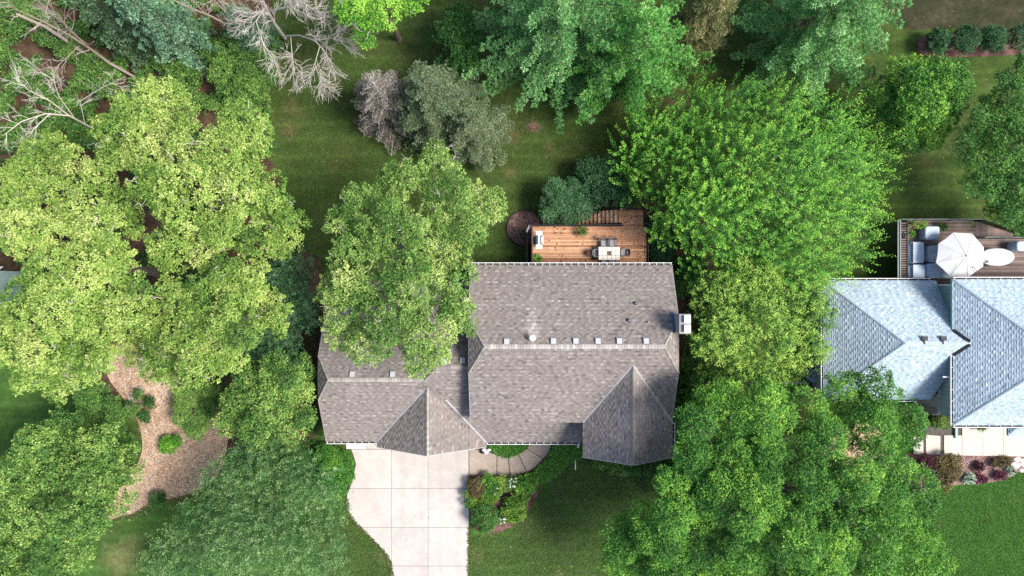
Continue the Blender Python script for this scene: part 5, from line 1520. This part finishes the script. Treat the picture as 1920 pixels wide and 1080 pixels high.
shrub('bed_shrub', 'bronze shrub close to the squarish pale stepping stone', [(1872, 866, 9), (1886, 863, 8), (1863, 868, 6)], .5, M['brownleaf'], dict(FINE, t0=.3), 75)
shrub('bed_shrub', 'white edged plant left of the rich purple shrub', [(1818, 896, 9), (1812, 900, 6)], .4, M['varieg'], dict(FINE, t0=.5), 76)
shrub('bed_shrub', 'small white edged plant below the pale stepping stones', [(1894, 882, 7)], .4, M['varieg'], dict(FINE, t0=.5), 77)
shrub('entry_shrub', 'green and yellow shrub at the brick corner of the blue house', [(1757, 792, 10), (1768, 790, 9), (1774, 796, 7)], .8, M['midleaf'], dict(FINE, t0=.6), 78)
shrub('entry_shrub', 'bright green plant half under the eave of the blue house', [(1840, 800, 7), (1834, 797, 5)], .6, M['midleaf'], dict(FINE, t0=.6), 79)
# clipped shrubs in a row
HROW = [((1757, 78), 23, 'clipped dark shrub at the lawn end of the row in red mulch'), ((1809, 75), 23, 'clipped dark shrub second from the lawn end of its row'),
        ((1858, 75), 23, 'clipped dark shrub third from the lawn end of its row'), ((1910, 72), 23, 'clipped dark shrub fourth in its row, cut by the rim')]
for i, ((x, y), r, lab) in enumerate(HROW):
    q_ = random.Random(i + 4)
    r += q_.uniform(-2, 2)
    shrub('clipped_shrub', lab, [(x, y, r), (x + q_.uniform(3, 8), y - q_.uniform(2, 7), r - 5), (x - q_.uniform(2, 8), y + q_.uniform(-3, 4), r - 8)], 1.9 + q_.uniform(-.2, .2), M['bluegreen'], dict(FINE, t0=.38), 90 + i, 'row of clipped dark shrubs', squash=.95)

# ---- conifers
def conifer(name, label, base_px, h, R, z0, mat_, seed, whorl=.55, per=7, puff=.34, needles=26, nl=.26, nw=.035, t0=.5, droop=-.06, upturn=.18, asym=None, gap=.0, cat='tree', group=None, bark='bark', trunk_r=.22, branch_mat=None, power=.75, fan=True, tuftlift=.4, lean=(0, 0), slf=.34):
    """trunk, whorls of branches and needle plumes along every branch"""
    g = np.random.default_rng(seed)
    b = np.array(at(*base_px, 0))
    t = thing(name, label, cat, tuple(b), group)
    lx_ = np.array([lean[0], lean[1], 0.0])
    tm = MB()
    tm.tube([tuple(b + lx_ * s + np.array([0, 0, h * s * .97 - .05])) for s in (0, .08, .3, .6, .85, 1)], [trunk_r * 1.3, trunk_r, trunk_r * .8, trunk_r * .5, trunk_r * .22, .02], 8)
    tm.build('trunk', M[bark], t)
    br = MB()
    Pc, Dc, Rc, Tc = [], [], [], []
    z = z0
    while z < h * .985:
        s = (z - z0) / (h - z0)
        n = max(3, int(round(per * (1 - .35 * s))))
        a0 = g.uniform(0, 6.28)
        for i in range(n):
            if g.random() < gap: continue
            a = a0 + 6.283 * i / n + g.uniform(-.25, .25)
            L = R * (1 - s) ** power * g.uniform(.72, 1.12) + .25
            if asym is not None:
                L *= 1 + asym[1] * math.cos(a - asym[0])
            dirh = np.array([math.cos(a), math.sin(a), 0])
            rise = droop + .35 * s + g.uniform(-.06, .06)
            st = b + lx_ * (z / h) + np.array([0, 0, z])
            npt = 6
            pts = []
            for q in range(npt + 1):
                u = q / npt
                p = st + dirh * L * u + UP * (L * (rise * u + upturn * u * u))
                pts.append(p)
            pts = np.array(pts)
            br.tube([tuple(p) for p in pts], list(np.linspace(max(.02, .035 * L ** .7), .01, npt + 1)), 4, cap=False)
            tb = t0 + g.normal() * .09
            side = np.array([-dirh[1], dirh[0], 0])
            # plumes along the branch, and along the side shoots
            step = puff * 1.0
            u = .22
            sgn = 1
            while u <= 1.0:
                f = min(u * npt, npt - 1e-6)
                q = int(f)
                p = pts[q] + (pts[q + 1] - pts[q]) * (f - q)
                d = unit(pts[q + 1] - pts[q])
                Pc.append(p + UP * puff * .15); Dc.append(d); Rc.append(puff * g.uniform(.85, 1.15) * (1.2 - .55 * u)); Tc.append(tb + g.normal() * .10)
                if fan and u < .95:
                    SL = L * slf * (1 - u) ** .55 * g.uniform(.6, 1.15)
                    for sg in (1, -1):
                        m = int(SL / (puff * .95))
                        for w_ in range(1, m + 1):
                            dd = unit(side * sg * .8 + d * .75 + UP * .08)
                            pp = p + dd * (w_ * puff * .95) + UP * g.uniform(-.08, .12) * puff
                            Pc.append(pp); Dc.append(dd); Rc.append(puff * g.uniform(.8, 1.05) * (1.1 - .45 * w_ / m)); Tc.append(tb + g.normal() * .07 + .02 * w_)
                u += step / L
        z += whorl * g.uniform(.8, 1.2) * (1 - .35 * s)
    Pc.append(b + lx_ + np.array([0, 0, h])); Dc.append(UP); Rc.append(puff); Tc.append(t0)
    tag(br.build('branches', branch_mat or M['bark'], t), kind='stuff')
    Pc, Dc, Rc, Tc = np.array(Pc), np.array(Dc), np.array(Rc), np.array(Tc)
    m, k = len(Pc), needles
    d = unit(g.normal(size=(m, k, 3)) * .8 + Dc[:, None, :] * 1.05 + UP * tuftlift)
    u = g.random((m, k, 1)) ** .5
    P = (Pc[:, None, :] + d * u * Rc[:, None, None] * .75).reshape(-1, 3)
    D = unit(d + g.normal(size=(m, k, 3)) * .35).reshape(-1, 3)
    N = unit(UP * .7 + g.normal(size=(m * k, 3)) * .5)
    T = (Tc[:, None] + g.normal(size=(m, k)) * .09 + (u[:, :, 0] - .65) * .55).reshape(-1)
    lv = Leaves()
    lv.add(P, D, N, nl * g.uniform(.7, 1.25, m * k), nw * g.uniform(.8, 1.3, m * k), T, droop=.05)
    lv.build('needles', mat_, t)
    return t

conifer('white_pine', 'tall soft green pine with plume branches reaching down to the back lawn', (1045, 95), 14.5, 7.6, 2.2, M['pine'], 101, whorl=1.25, per=9, puff=0.50, needles=74, nl=.24, nw=.06, t0=.52, upturn=.22, slf=.17, trunk_r=.26, power=.62)
conifer('white_pine', 'fresh green pine beside the golden one, its long branch hanging over bare soil', (1165, 150), 12.5, 5.6, 2.0, M['pine2'], 102, whorl=1.15, per=8, puff=0.44, needles=74, nl=.24, nw=.06, t0=.54, upturn=.20, slf=.18, power=.65)
conifer('white_pine', 'blue-green pine nearest the worn grass at the top rim', (1475, 90), 14.0, 6.4, 2.2, M['pine'], 103, whorl=1.2, per=9, puff=0.46, needles=74, nl=.24, nw=.06, t0=.56, upturn=.2, slf=.18, power=.65)
conifer('golden_spruce', 'golden olive conifer squeezed between the two big pines', (1285, 75), 11.5, 2.8, 1.2, M['gold'], 104, whorl=.5, per=8, puff=.26, needles=30, nl=.18, nw=.04, t0=.5, droop=-.15, upturn=.05)
conifer('dying_spruce', 'brown-grey dying spruce on the lawn, greyest of the clump', (742, 214), 8.0, 2.8, .4, M['deadneedle'], 105, whorl=.5, per=8, puff=.24, needles=24, nl=.16, nw=.032, t0=.42, gap=.08, branch_mat=M['deadbark'], droop=-.1, lean=(-.3, .3))
conifer('dying_spruce', 'grey-green spruce in the middle of the lawn clump', (828, 220), 9.5, 4.0, .4, M['dying'], 106, whorl=.48, per=9, puff=.27, needles=34, nl=.17, nw=.034, t0=.48, gap=.05, branch_mat=M['bark'], droop=-.1)
conifer('dying_spruce', 'thin grey-green spruce of the lawn clump above the pale oak top', (890, 258), 7.0, 3.2, .4, M['dying'], 107, whorl=.48, per=8, puff=.26, needles=32, nl=.16, nw=.034, t0=.54, gap=.08, branch_mat=M['bark'], droop=-.1)
conifer('blue_spruce', 'blue-green spruce with thick rounded layers at the top rim', (366, 92), 12.0, 2.5, .8, M['bluespruce'], 108, whorl=.95, per=7, puff=.54, needles=60, nl=.22, nw=.07, t0=.50, slf=.3, droop=-.2, upturn=.12, trunk_r=.2)
conifer('old_spruce', 'dull olive spruce beside the leaning bare dead tree', (290, 78), 11.0, 2.9, .8, M['oldspruce'], 109, whorl=.95, per=7, puff=.48, needles=52, nl=.22, nw=.07, t0=.5, slf=.3, droop=-.2, upturn=.12, trunk_r=.2)
conifer('small_spruce', 'blue-grey small spruce under the bare white branches', (488, 75), 6.0, 1.9, .3, M['bluespruce'], 110, whorl=.5, per=7, puff=.28, needles=26, nl=.18, nw=.035, t0=.42, droop=-.1)

# ---- bare dead trees
def bare_tree(name, label, base, paths, mat_, seed, lens=(2.6, 1.0, .5), counts=(12, 8, 5), spread=.75, twig=.008, hang=0.0, group=None, start=.25, bias=(0, 0, 0)):
    """paths: limbs as [(px,py,z,radius)...]; branches and twigs grow from them"""
    g = np.random.default_rng(seed)
    b = at(*base, 0)
    t = thing(name, label, 'dead tree', (b.x, b.y, 0), group)
    tm, b1, tw = MB(), MB(), MB()
    bias = np.array(bias, float)
    def grow(mb, p, d, L, r, n=5):
        pts, rs = [p.copy()], [r]
        dd = d.copy()
        for i in range(n):
            dd = unit(dd + g.normal(size=3) * .16 + np.array([0, 0, hang]) + bias * .05)
            pts.append(pts[-1] + dd * L / n)
            rs.append(r + (max(twig, r * .25) - r) * (i + 1) / n)
        mb.tube([tuple(q) for q in pts], rs, 4 if r < .05 else 5, tint=g.random(), cap=False)
        return pts
    for path in paths:
        pts = [np.array(at(px, py, z)) for px, py, z, r in path]
        rs = [q[3] for q in path]
        tm.tube([tuple(p) for p in pts], rs, 7, tint=.3)
        seg = len(pts) - 1
        for i in range(counts[0]):
            u = start + (1 - start) * (i + g.random()) / counts[0]
            f = min(u * seg, seg - 1e-6); q = int(f)
            p = pts[q] + (pts[q + 1] - pts[q]) * (f - q)
            d0 = unit(pts[q + 1] - pts[q])
            d = unit(d0 * .8 + unit(g.normal(size=3)) * spread + UP * .12 + bias)
            L = lens[0] * g.uniform(.5, 1.15) * (1.15 - .5 * u)
            r = max(.018, (rs[q] + (rs[q + 1] - rs[q]) * (f - q)) * .42)
            bp = grow(b1, p, d, L, r, 6)
            for k_ in range(counts[1]):
                v = .2 + .8 * (k_ + g.random()) / counts[1]
                f2 = min(v * 6, 5.999); q2 = int(f2)
                p2 = bp[q2] + (bp[q2 + 1] - bp[q2]) * (f2 - q2)
                d2 = unit(unit(bp[q2 + 1] - bp[q2]) * .9 + unit(g.normal(size=3)) * .65)
                tp_ = grow(tw, p2, d2, lens[1] * g.uniform(.5, 1.2) * (1.1 - .4 * v), max(.009, r * .42), 4)
                for w_ in range(counts[2]):
                    x = .2 + .8 * (w_ + g.random()) / counts[2]
                    f3 = min(x * 4, 3.999); q3 = int(f3)
                    p3 = tp_[q3] + (tp_[q3 + 1] - tp_[q3]) * (f3 - q3)
                    d3 = unit(unit(tp_[q3 + 1] - tp_[q3]) + unit(g.normal(size=3)) * .6)
                    grow(tw, p3, d3, lens[2] * g.uniform(.5, 1.2), .008, 2)
    tm.build('trunk', mat_, t)
    tag(b1.build('branches', mat_, t), kind='stuff')
    tag(tw.build('twigs', mat_, t), kind='stuff')
    return t
bare_tree('bare_tree', 'bare dead tree with a long tan trunk leaning to the corner', (257, 147),
          [[(257, 147, .3, 0.108), (205, 118, 2.5, 0.101), (170, 92, 4.5, 0.086), (130, 66, 7, 0.072), (80, 40, 9.5, 0.061), (30, 18, 12, 0.043), (8, -6, 13.2, 0.022)],
           [(170, 92, 4.5, 0.065), (130, 55, 7.5, 0.054), (100, 20, 10, 0.040), (85, -20, 12, 0.022)],
           [(150, 80, 5.5, 0.043), (118, 42, 8.5, 0.036), (70, 8, 11, 0.022)],
           [(150, 85, 4.8, 0.032), (128, 105, 5.5, 0.029), (110, 122, 5.5, 0.022), (106, 138, 5, 0.014)]], M['deadbark2'], 201, lens=(2.0, .8, 0.252), counts=(9, 4, 2), spread=.7)
bare_tree('fallen_trunk', 'grey bare trunk lying beside the leaning tan dead tree', (180, 115),
          [[(182, 118, .3, 0.144), (130, 80, 1.2, 0.137), (85, 50, 2.2, 0.122), (30, 26, 3.4, 0.094)]], M['deadbark2'], 202, lens=(1.2, .5, 0.216), counts=(7, 4, 2), spread=1.0)
bare_tree('bare_tree', 'low bare dead tree with curling white branches above the oak', (182, 243),
          [[(175, 241, 2.5, 0.060), (130, 217, 4.5, 0.056), (85, 213, 6, 0.045), (40, 228, 7, 0.030), (5, 255, 7.3, 0.015)],
           [(130, 217, 4.5, 0.045), (95, 190, 6, 0.038), (55, 170, 7, 0.026), (25, 145, 7.5, 0.015)],
           [(140, 222, 4, 0.038), (110, 180, 6, 0.030), (100, 150, 7, 0.022), (70, 130, 7.5, 0.015)],
           [(95, 212, 5.8, 0.038), (65, 240, 6.5, 0.030), (45, 268, 6.8, 0.015)],
           [(160, 235, 3, 0.038), (150, 190, 5, 0.030), (190, 165, 5.5, 0.022), (235, 143, 5.8, 0.015)]], M['deadbark'], 203, lens=(1.8, .9, 0.300), counts=(8, 5, 3), spread=.7, twig=.005)
bare_tree('bare_tree', 'bare tan and white dead tree at the top rim, branches spread over the blue spruce', (468, 75),
          [[(465, 72, .5, 0.098), (440, 54, 3.5, 0.090), (395, 30, 6, 0.064), (350, 12, 8, 0.053), (312, -6, 9.5, 0.038)],
           [(440, 54, 3.5, 0.075), (425, 25, 6, 0.064), (402, 2, 8.5, 0.053), (390, -20, 10, 0.038)]], M['deadbark2'], 204, lens=(1.6, .8, 0.338), counts=(6, 5, 3), spread=.7)
bare_tree('bare_tree', 'bare silver dead tree fanning many fine twigs over the back lawn', (540, 78),
          [[(535, 72, .5, 0.128), (515, 45, 3, 0.120), (498, 15, 5.5, 0.105), (482, -20, 8, 0.083)],
           [(533, 68, 2.5, 0.068), (560, 66, 4, 0.056), (590, 76, 5.5, 0.045), (605, 92, 6, 0.034), (622, 118, 6, 0.022)],
           [(590, 76, 5.5, 0.034), (620, 72, 6.5, 0.026), (648, 78, 7, 0.015)],
           [(545, 70, 3.4, 0.038), (548, 105, 4.4, 0.030), (552, 140, 4.6, 0.015)],
           [(600, 86, 5.8, 0.030), (590, 120, 6, 0.022), (602, 152, 6, 0.011)],
           [(510, 20, 5, 0.060), (545, 12, 6.5, 0.045), (575, 28, 7.5, 0.034), (612, 42, 8, 0.015)],
           [(505, 25, 5, 0.045), (480, 28, 5.5, 0.038), (458, 38, 5.5, 0.022)],
           [(500, 10, 5.5, 0.045), (480, 40, 5.8, 0.030), (495, 85, 5.6, 0.022), (515, 115, 5.2, 0.011)],
           [(490, -5, 7, 0.045), (530, -8, 8, 0.038), (580, 5, 9, 0.022)]], M['deadbark'], 205, lens=(2.2, 1.2, 0.413), counts=(8, 7, 5), spread=.42, twig=.005)
tb_ = bare_tree('dry_brush', 'tangle of bare dry twigs at the edge of the wood chips', (243, 748), [[(238, 760, .1, .03), (248, 748, .5, .025), (262, 735, .7, .01)], [(236, 735, .1, .03), (243, 748, .4, .02), (240, 768, .5, .01)]], M['deadbark'], 206, lens=(.7, .35, .2), counts=(5, 4, 2), spread=.8)
tb_['category'] = 'dry twigs'

# ---- undergrowth below the wood on the left, one mass
def undergrowth(name, label, pxpoly, n, mat_, seed, h=(.2, .9), r=.34, k=22, t0=.45, holes=(), L=.17, W=.11):
    g = np.random.default_rng(seed)
    poly = np.array(pxpoly, float)
    x0, y0 = poly.min(0); x1, y1 = poly.max(0)
    X, Y = g.uniform(x0, x1, n * 4), g.uniform(y0, y1, n * 4)
    ins = np.zeros(len(X), bool)
    j = len(poly) - 1
    for i in range(len(poly)):
        c = ((poly[i, 1] > Y) != (poly[j, 1] > Y)) & (X < (poly[j, 0] - poly[i, 0]) * (Y - poly[i, 1]) / (poly[j, 1] - poly[i, 1] + 1e-9) + poly[i, 0])
        ins ^= c
        j = i
    f = np.sin(X * .045 + seed) * np.cos(Y * .052 + seed * 2) + .6 * np.sin(X * .11 + Y * .07) + .5 * np.cos(Y * .13 - X * .05)
    ins &= f > -.55
    for hx_, hy_, hr in holes: ins &= np.hypot(X - hx_, Y - hy_) > hr * (1 + .35 * np.sin(np.arctan2(Y - hy_, X - hx_) * 3 + hx_))
    X, Y, f = X[ins][:n], Y[ins][:n], f[ins][:n]
    Z = h[0] + (h[1] - h[0]) * np.clip(f * .5 + .4 + g.normal(size=len(X)) * .2, 0, 1)
    kx = (H - Z) / F
    C = np.stack([(X - 960) * kx, (540 - Y) * kx, Z], 1)
    lv = Leaves()
    clumps(lv, C, np.tile(UP, (len(C), 1)) + g.normal(size=(len(C), 3)) * .3, np.full(len(C), r) * g.uniform(.6, 1.2, len(C)), k, L, W, g, t0 + .12 * f / 2 + g.normal(size=len(C)) * .1)
    o = lv.build(name, mat_, None)
    return tag(o, label, 'undergrowth', kind='stuff')
undergrowth('woodland_undergrowth', 'leafy green undergrowth on the reddish woodland floor', [(-20, -20), (330, -20), (520, 60), (515, 150), (500, 230), (420, 215), (300, 190), (170, 280), (40, 300), (-20, 280)], 4300, M['midleaf'], 301, h=(.1, 1.3),
            holes=[(95, 115, 24), (70, 95, 16), (125, 138, 16), (390, 155, 18), (400, 220, 18), (410, 45, 24), (15, 290, 14)])
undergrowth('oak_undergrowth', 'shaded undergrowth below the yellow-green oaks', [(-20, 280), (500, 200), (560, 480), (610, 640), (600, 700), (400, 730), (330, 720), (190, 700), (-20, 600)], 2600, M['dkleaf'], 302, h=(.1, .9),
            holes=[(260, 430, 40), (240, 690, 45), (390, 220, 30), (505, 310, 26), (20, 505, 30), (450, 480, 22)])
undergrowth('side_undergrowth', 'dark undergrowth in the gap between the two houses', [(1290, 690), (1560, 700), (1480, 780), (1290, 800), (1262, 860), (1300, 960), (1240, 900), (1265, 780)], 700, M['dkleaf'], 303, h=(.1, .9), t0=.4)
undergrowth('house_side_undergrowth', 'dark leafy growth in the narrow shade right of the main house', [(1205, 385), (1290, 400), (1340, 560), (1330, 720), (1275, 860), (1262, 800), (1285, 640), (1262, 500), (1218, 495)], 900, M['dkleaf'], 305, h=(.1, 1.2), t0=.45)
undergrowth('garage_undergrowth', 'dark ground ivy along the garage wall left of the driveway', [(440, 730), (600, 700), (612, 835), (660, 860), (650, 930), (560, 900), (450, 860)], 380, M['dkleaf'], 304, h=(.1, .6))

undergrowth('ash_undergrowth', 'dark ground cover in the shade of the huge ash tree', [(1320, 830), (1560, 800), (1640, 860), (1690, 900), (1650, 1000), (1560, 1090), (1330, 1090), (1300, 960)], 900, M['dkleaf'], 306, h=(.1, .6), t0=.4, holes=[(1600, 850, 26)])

# ---- potted plants
def potted(name, label, px, z, r, mat_, seed, spiky=False):
    g = np.random.default_rng(seed)
    c = at(*px, z + .4)
    t = thing(name, label, 'potted plant', (c.x, c.y, z))
    MB().lathe((c.x, c.y, z), [(.12, 0), (.17, .28), (.16, .3)], 12).build('pot', M['pot'], t)
    n = 90 if spiky else 220
    a = g.uniform(0, 6.283, n); el = g.uniform(.1, 1.2, n)
    D = np.stack([np.cos(a) * np.cos(el), np.sin(a) * np.cos(el), np.sin(el)], -1)
    lv = Leaves()
    if spiky:
        P = np.tile(np.array([c.x, c.y, z + .3]), (n, 1)) + D * .05
        lv.add(P, D, unit(UP + g.normal(size=(n, 3)) * .2), r * g.uniform(.7, 1.1, n), .06, .5 + g.normal(size=n) * .2, droop=.3)
    else:
        P = np.array([c.x, c.y, z + .35]) + D * (r * g.uniform(.2, .9, (n, 1)))
        lv.add(P, D, unit(UP + g.normal(size=(n, 3)) * .4), r * .45 * g.uniform(.7, 1.3, n), .055, .45 + g.normal(size=n) * .22, droop=.4)
    lv.build('foliage', mat_, t)
    return t
potted('potted_fern', 'bushy potted fern at the deck rail by the stairs', (1092, 434), DZ, .42, M['fern'], 401)
potted('potted_palm', 'bright green spiky potted plant at the deck corner below the grill', (1008.5, 486), DZ, .46, M['lime'], 402, True)
potted('potted_shrub', 'small bright green potted plant by the slatted bench', (1710, 438), EZ, .26, M['lime'], 403)
potted('potted_vine', 'dark potted vine at the rail beside the covered armchair', (1768, 425), EZ, .35, M['dkleaf'], 404)
pbx = at(1717, 424, EZ + .5)
pb = thing('planter_box', 'long red planter box of yellow-green leaves on the corner rail', 'planter', (pbx.x, pbx.y, EZ))
MB().box((pbx.x, pbx.y, EZ + .25), (1.1, .34, .5)).build('box', M['brickedge'], pb)
g_ = np.random.default_rng(9)
C_ = np.stack([pbx.x + g_.uniform(-.6, .6, 26), pbx.y + .1 + g_.uniform(-.25, .3, 26), EZ + .6 + g_.uniform(0, .2, 26)], 1)
lv_ = Leaves()
clumps(lv_, C_, np.tile(UP, (26, 1)), np.full(26, .16), 14, .15, .07, g_, np.full(26, .7))
lv_.build('foliage', M['limey'], pb)

def chips(name, label, pxpoly, n, mat_, seed, z=.03, size=(.15, .055)):
    g = np.random.default_rng(seed)
    poly = np.array(pxpoly, float)
    x0, y0 = poly.min(0); x1, y1 = poly.max(0)
    X, Y = g.uniform(x0, x1, n * 3), g.uniform(y0, y1, n * 3)
    ins = np.zeros(len(X), bool)
    j = len(poly) - 1
    for i in range(len(poly)):
        ins ^= ((poly[i, 1] > Y) != (poly[j, 1] > Y)) & (X < (poly[j, 0] - poly[i, 0]) * (Y - poly[i, 1]) / (poly[j, 1] - poly[i, 1] + 1e-9) + poly[i, 0])
        j = i
    X, Y = X[ins][:n], Y[ins][:n]
    m = len(X)
    k = H / F
    P = np.stack([(X - 960) * k, (540 - Y) * k, z + g.uniform(0, .03, m)], 1)
    a = g.uniform(0, 6.283, m)
    D = np.stack([np.cos(a), np.sin(a), g.normal(size=m) * .15], 1)
    lv = Leaves()
    lv.add(P, D, unit(UP + g.normal(size=(m, 3)) * .25), size[0] * g.uniform(.5, 1.5, m), size[1] * g.uniform(.6, 1.4, m), g.random(m), droop=0)
    return tag(lv.build(name, mat_, None), label, 'wood chips', kind='stuff')
M['chip'] = leaf_mat('wood_chip_piece', [(0.0, (0.1120, 0.0715, 0.0517)), (0.4, (0.2912, 0.2090, 0.1610)), (0.7, (0.4256, 0.3300, 0.2645)), (1.0, (0.6600, 0.5830, 0.5060))], 0)
M['mchip'] = leaf_mat('mulch_piece', [(0.0, (0.05, 0.028, 0.024)), (0.5, (0.13, 0.08, 0.07)), (1.0, (0.36, 0.26, 0.24))], 0)
chips('wood_chips', 'scattered pale wood chips covering the clearing', [(205, 650), (330, 650), (335, 720), (390, 745), (425, 780), (420, 860), (392, 912), (330, 930), (285, 940), (250, 962), (207, 970), (195, 955), (242, 900), (272, 850), (264, 790), (232, 745), (200, 700)], 9000, M['chip'], 501)
chips('mulch_chips', 'coarse mulch pieces in the round bed beside the cedar deck', [(984 + 33 * math.cos(i * .4), 428 + 33 * math.sin(i * .4)) for i in range(16)], 900, M['mchip'], 502, z=.05)
chips('pink_mulch_chips', 'pink mulch pieces along the stepped walk bed', [(1700, 856), (1930, 858), (1925, 872), (1895, 893), (1860, 903), (1800, 906), (1720, 915)], 2200, leaf_mat('pink_chip', [(0.0, (0.10, 0.05, 0.045)), (0.5, (0.27, 0.16, 0.145)), (1.0, (0.52, 0.40, 0.37))], 0), 503)

# small debris: fallen leaves and clippings on the grass, the roofs and the drive
def litter(name, label, pxpoly, n, mat_, seed, zf, size=(.10, .06)):
    g = np.random.default_rng(seed)
    poly = np.array(pxpoly, float)
    x0, y0 = poly.min(0); x1, y1 = poly.max(0)
    P = []
    for _ in range(n):
        p = at(g.uniform(x0, x1), g.uniform(y0, y1), 0)
        z = zf(p) if callable(zf) else zf
        P.append((p.x, p.y, z))
    P = np.array(P)
    a_ = g.uniform(0, 6.283, n)
    lv = Leaves()
    lv.add(P, np.stack([np.cos(a_), np.sin(a_), g.normal(size=n) * .2], 1), unit(UP + g.normal(size=(n, 3)) * .3), size[0] * g.uniform(.5, 1.5, n), size[1] * g.uniform(.6, 1.4, n), g.random(n), droop=.1)
    return tag(lv.build(name, mat_, None), label, 'fallen leaves', kind='stuff')
M['litter'] = leaf_mat('fallen_leaf', [(0.0, (0.10, 0.06, 0.03)), (0.5, (0.24, 0.17, 0.08)), (0.85, (0.30, 0.30, 0.14)), (1.0, (0.62, 0.60, 0.52))], 0)
litter('fallen_leaves', 'sparse fallen leaves on the back lawn', [(520, 60), (1000, 60), (1000, 480), (520, 480)], 350, M['litter'], 601, .02)
litter('fallen_leaves', 'sparse fallen leaves on the front lawn and driveway edge', [(640, 850), (1260, 850), (1260, 1080), (640, 1080)], 220, M['litter'], 602, .10, (.07, .045))
litter('fallen_leaves', 'sparse fallen leaves on the lawn around the weathered deck', [(1560, 20), (1920, 20), (1920, 420), (1560, 420)], 220, M['litter'], 603, .02)
M['tuft'] = leaf_mat('grass_tuft', [(0.0, (0.0240, 0.0475, 0.0085)), (0.5, (0.0603, 0.1010, 0.0190)), (0.85, (0.1024, 0.1426, 0.0318)), (1.0, (0.2047, 0.1902, 0.0635))], .2)
M['bright_tuft'] = leaf_mat('watered_grass_tuft', [(0.0, (0.0168, 0.0671, 0.0056)), (0.5, (0.0368, 0.1281, 0.0096)), (0.85, (0.0609, 0.1769, 0.0160)), (1.0, (0.1260, 0.2196, 0.0280))], .2)
def turf(name, label, pxpoly, n, seed, t0=.5, z=.01, mk='tuft'):
    g = np.random.default_rng(seed)
    poly = np.array(pxpoly, float)
    x0, y0 = poly.min(0); x1, y1 = poly.max(0)
    k = H / F
    X, Y = g.uniform(x0, x1, n), g.uniform(y0, y1, n)
    ins = np.zeros(n, bool)
    j = len(poly) - 1
    for i in range(len(poly)):
        ins ^= ((poly[i, 1] > Y) != (poly[j, 1] > Y)) & (X < (poly[j, 0] - poly[i, 0]) * (Y - poly[i, 1]) / (poly[j, 1] - poly[i, 1] + 1e-9) + poly[i, 0])
        j = i
    X, Y = X[ins], Y[ins]
    m = len(X)
    f = np.sin(X * .9 + 3 * np.sin(Y * .21)) * np.cos(Y * .8 + 2 * np.sin(X * .17))
    P = np.stack([(X - 960) * k, (540 - Y) * k, np.full(m, z)], 1)
    a_ = g.uniform(0, 6.283, m); el = g.uniform(.2, .9, m)
    D = np.stack([np.cos(a_) * np.cos(el), np.sin(a_) * np.cos(el), np.sin(el)], 1)
    lv = Leaves()
    lv.add(P, D, unit(UP + g.normal(size=(m, 3)) * .4), .13 * g.uniform(.6, 1.4, m), .045, t0 + f * .12 + g.normal(size=m) * .2, droop=.3)
    return tag(lv.build(name, M[mk], None), label, 'grass', kind='stuff')
turf('grass', 'mown grass blades of the shaded back lawn', [(500, 40), (880, 20), (1010, 160), (1210, 180), (1200, 300), (1000, 380), (990, 495), (600, 495), (560, 470), (525, 350), (500, 200)], 60000, 611, .45)
turf('grass', 'mown grass blades of the front lawn', [(885, 1005), (960, 990), (1010, 930), (1045, 885), (1110, 855), (1290, 880), (1290, 1080), (885, 1080)], 40000, 612, .5, .018)
turf('grass', 'watered bright grass blades of the side lawn', [(1740, 950), (1760, 930), (1800, 912), (1860, 908), (1925, 880), (1925, 1085), (1780, 1085)], 22000, 614, .5, .02, 'bright_tuft')
turf('grass', 'mown grass blades left of the driveway', [(600, 960), (655, 965), (690, 1003), (731, 1050), (734, 1080), (600, 1080)], 9000, 613, .5, .018)

chips('wood_chips', 'stray wood chips spilled around the clearing', [(185, 630), (345, 630), (345, 715), (400, 740), (440, 775), (436, 870), (405, 930), (335, 945), (290, 955), (255, 980), (195, 985), (180, 955), (230, 900), (258, 850), (252, 795), (222, 750), (185, 700)], 1100, M['chip'], 504)
def edge_turf(name, label, line, n, seed, mk):
    g = np.random.default_rng(seed)
    P = []
    for _ in range(n):
        u = g.random() * (len(line) - 1); i = int(u); f = u - i
        x = line[i][0] + (line[i + 1][0] - line[i][0]) * f + g.normal() * 1.4
        y = line[i][1] + (line[i + 1][1] - line[i][1]) * f + g.normal() * 1.4
        p = at(x, y, 0); P.append((p.x, p.y, .07))
    P = np.array(P); m = len(P)
    a_ = g.uniform(0, 6.283, m); el = g.uniform(.2, .9, m)
    lv = Leaves()
    lv.add(P, np.stack([np.cos(a_) * np.cos(el), np.sin(a_) * np.cos(el), np.sin(el)], 1), unit(UP + g.normal(size=(m, 3)) * .4), .15 * g.uniform(.6, 1.4, m), .05, .55 + g.normal(size=m) * .3, droop=.3)
    return tag(lv.build(name, M[mk], None), label, 'grass', kind='stuff')
edge_turf('grass', 'ragged grass creeping over the curved driveway edge', [(652, 935), (653, 962), (671, 985), (692, 1005), (710, 1025), (725, 1040), (733, 1060), (737, 1085)], 1500, 621, 'tuft')
edge_turf('grass', 'dry grass along the straight driveway edge', [(880, 990), (880, 1035), (880, 1085)], 900, 622, 'tuft')
edge_turf('grass', 'grass creeping into the wood chip edge', [(215, 975), (250, 966), (285, 945), (330, 935), (395, 915)], 900, 623, 'tuft')
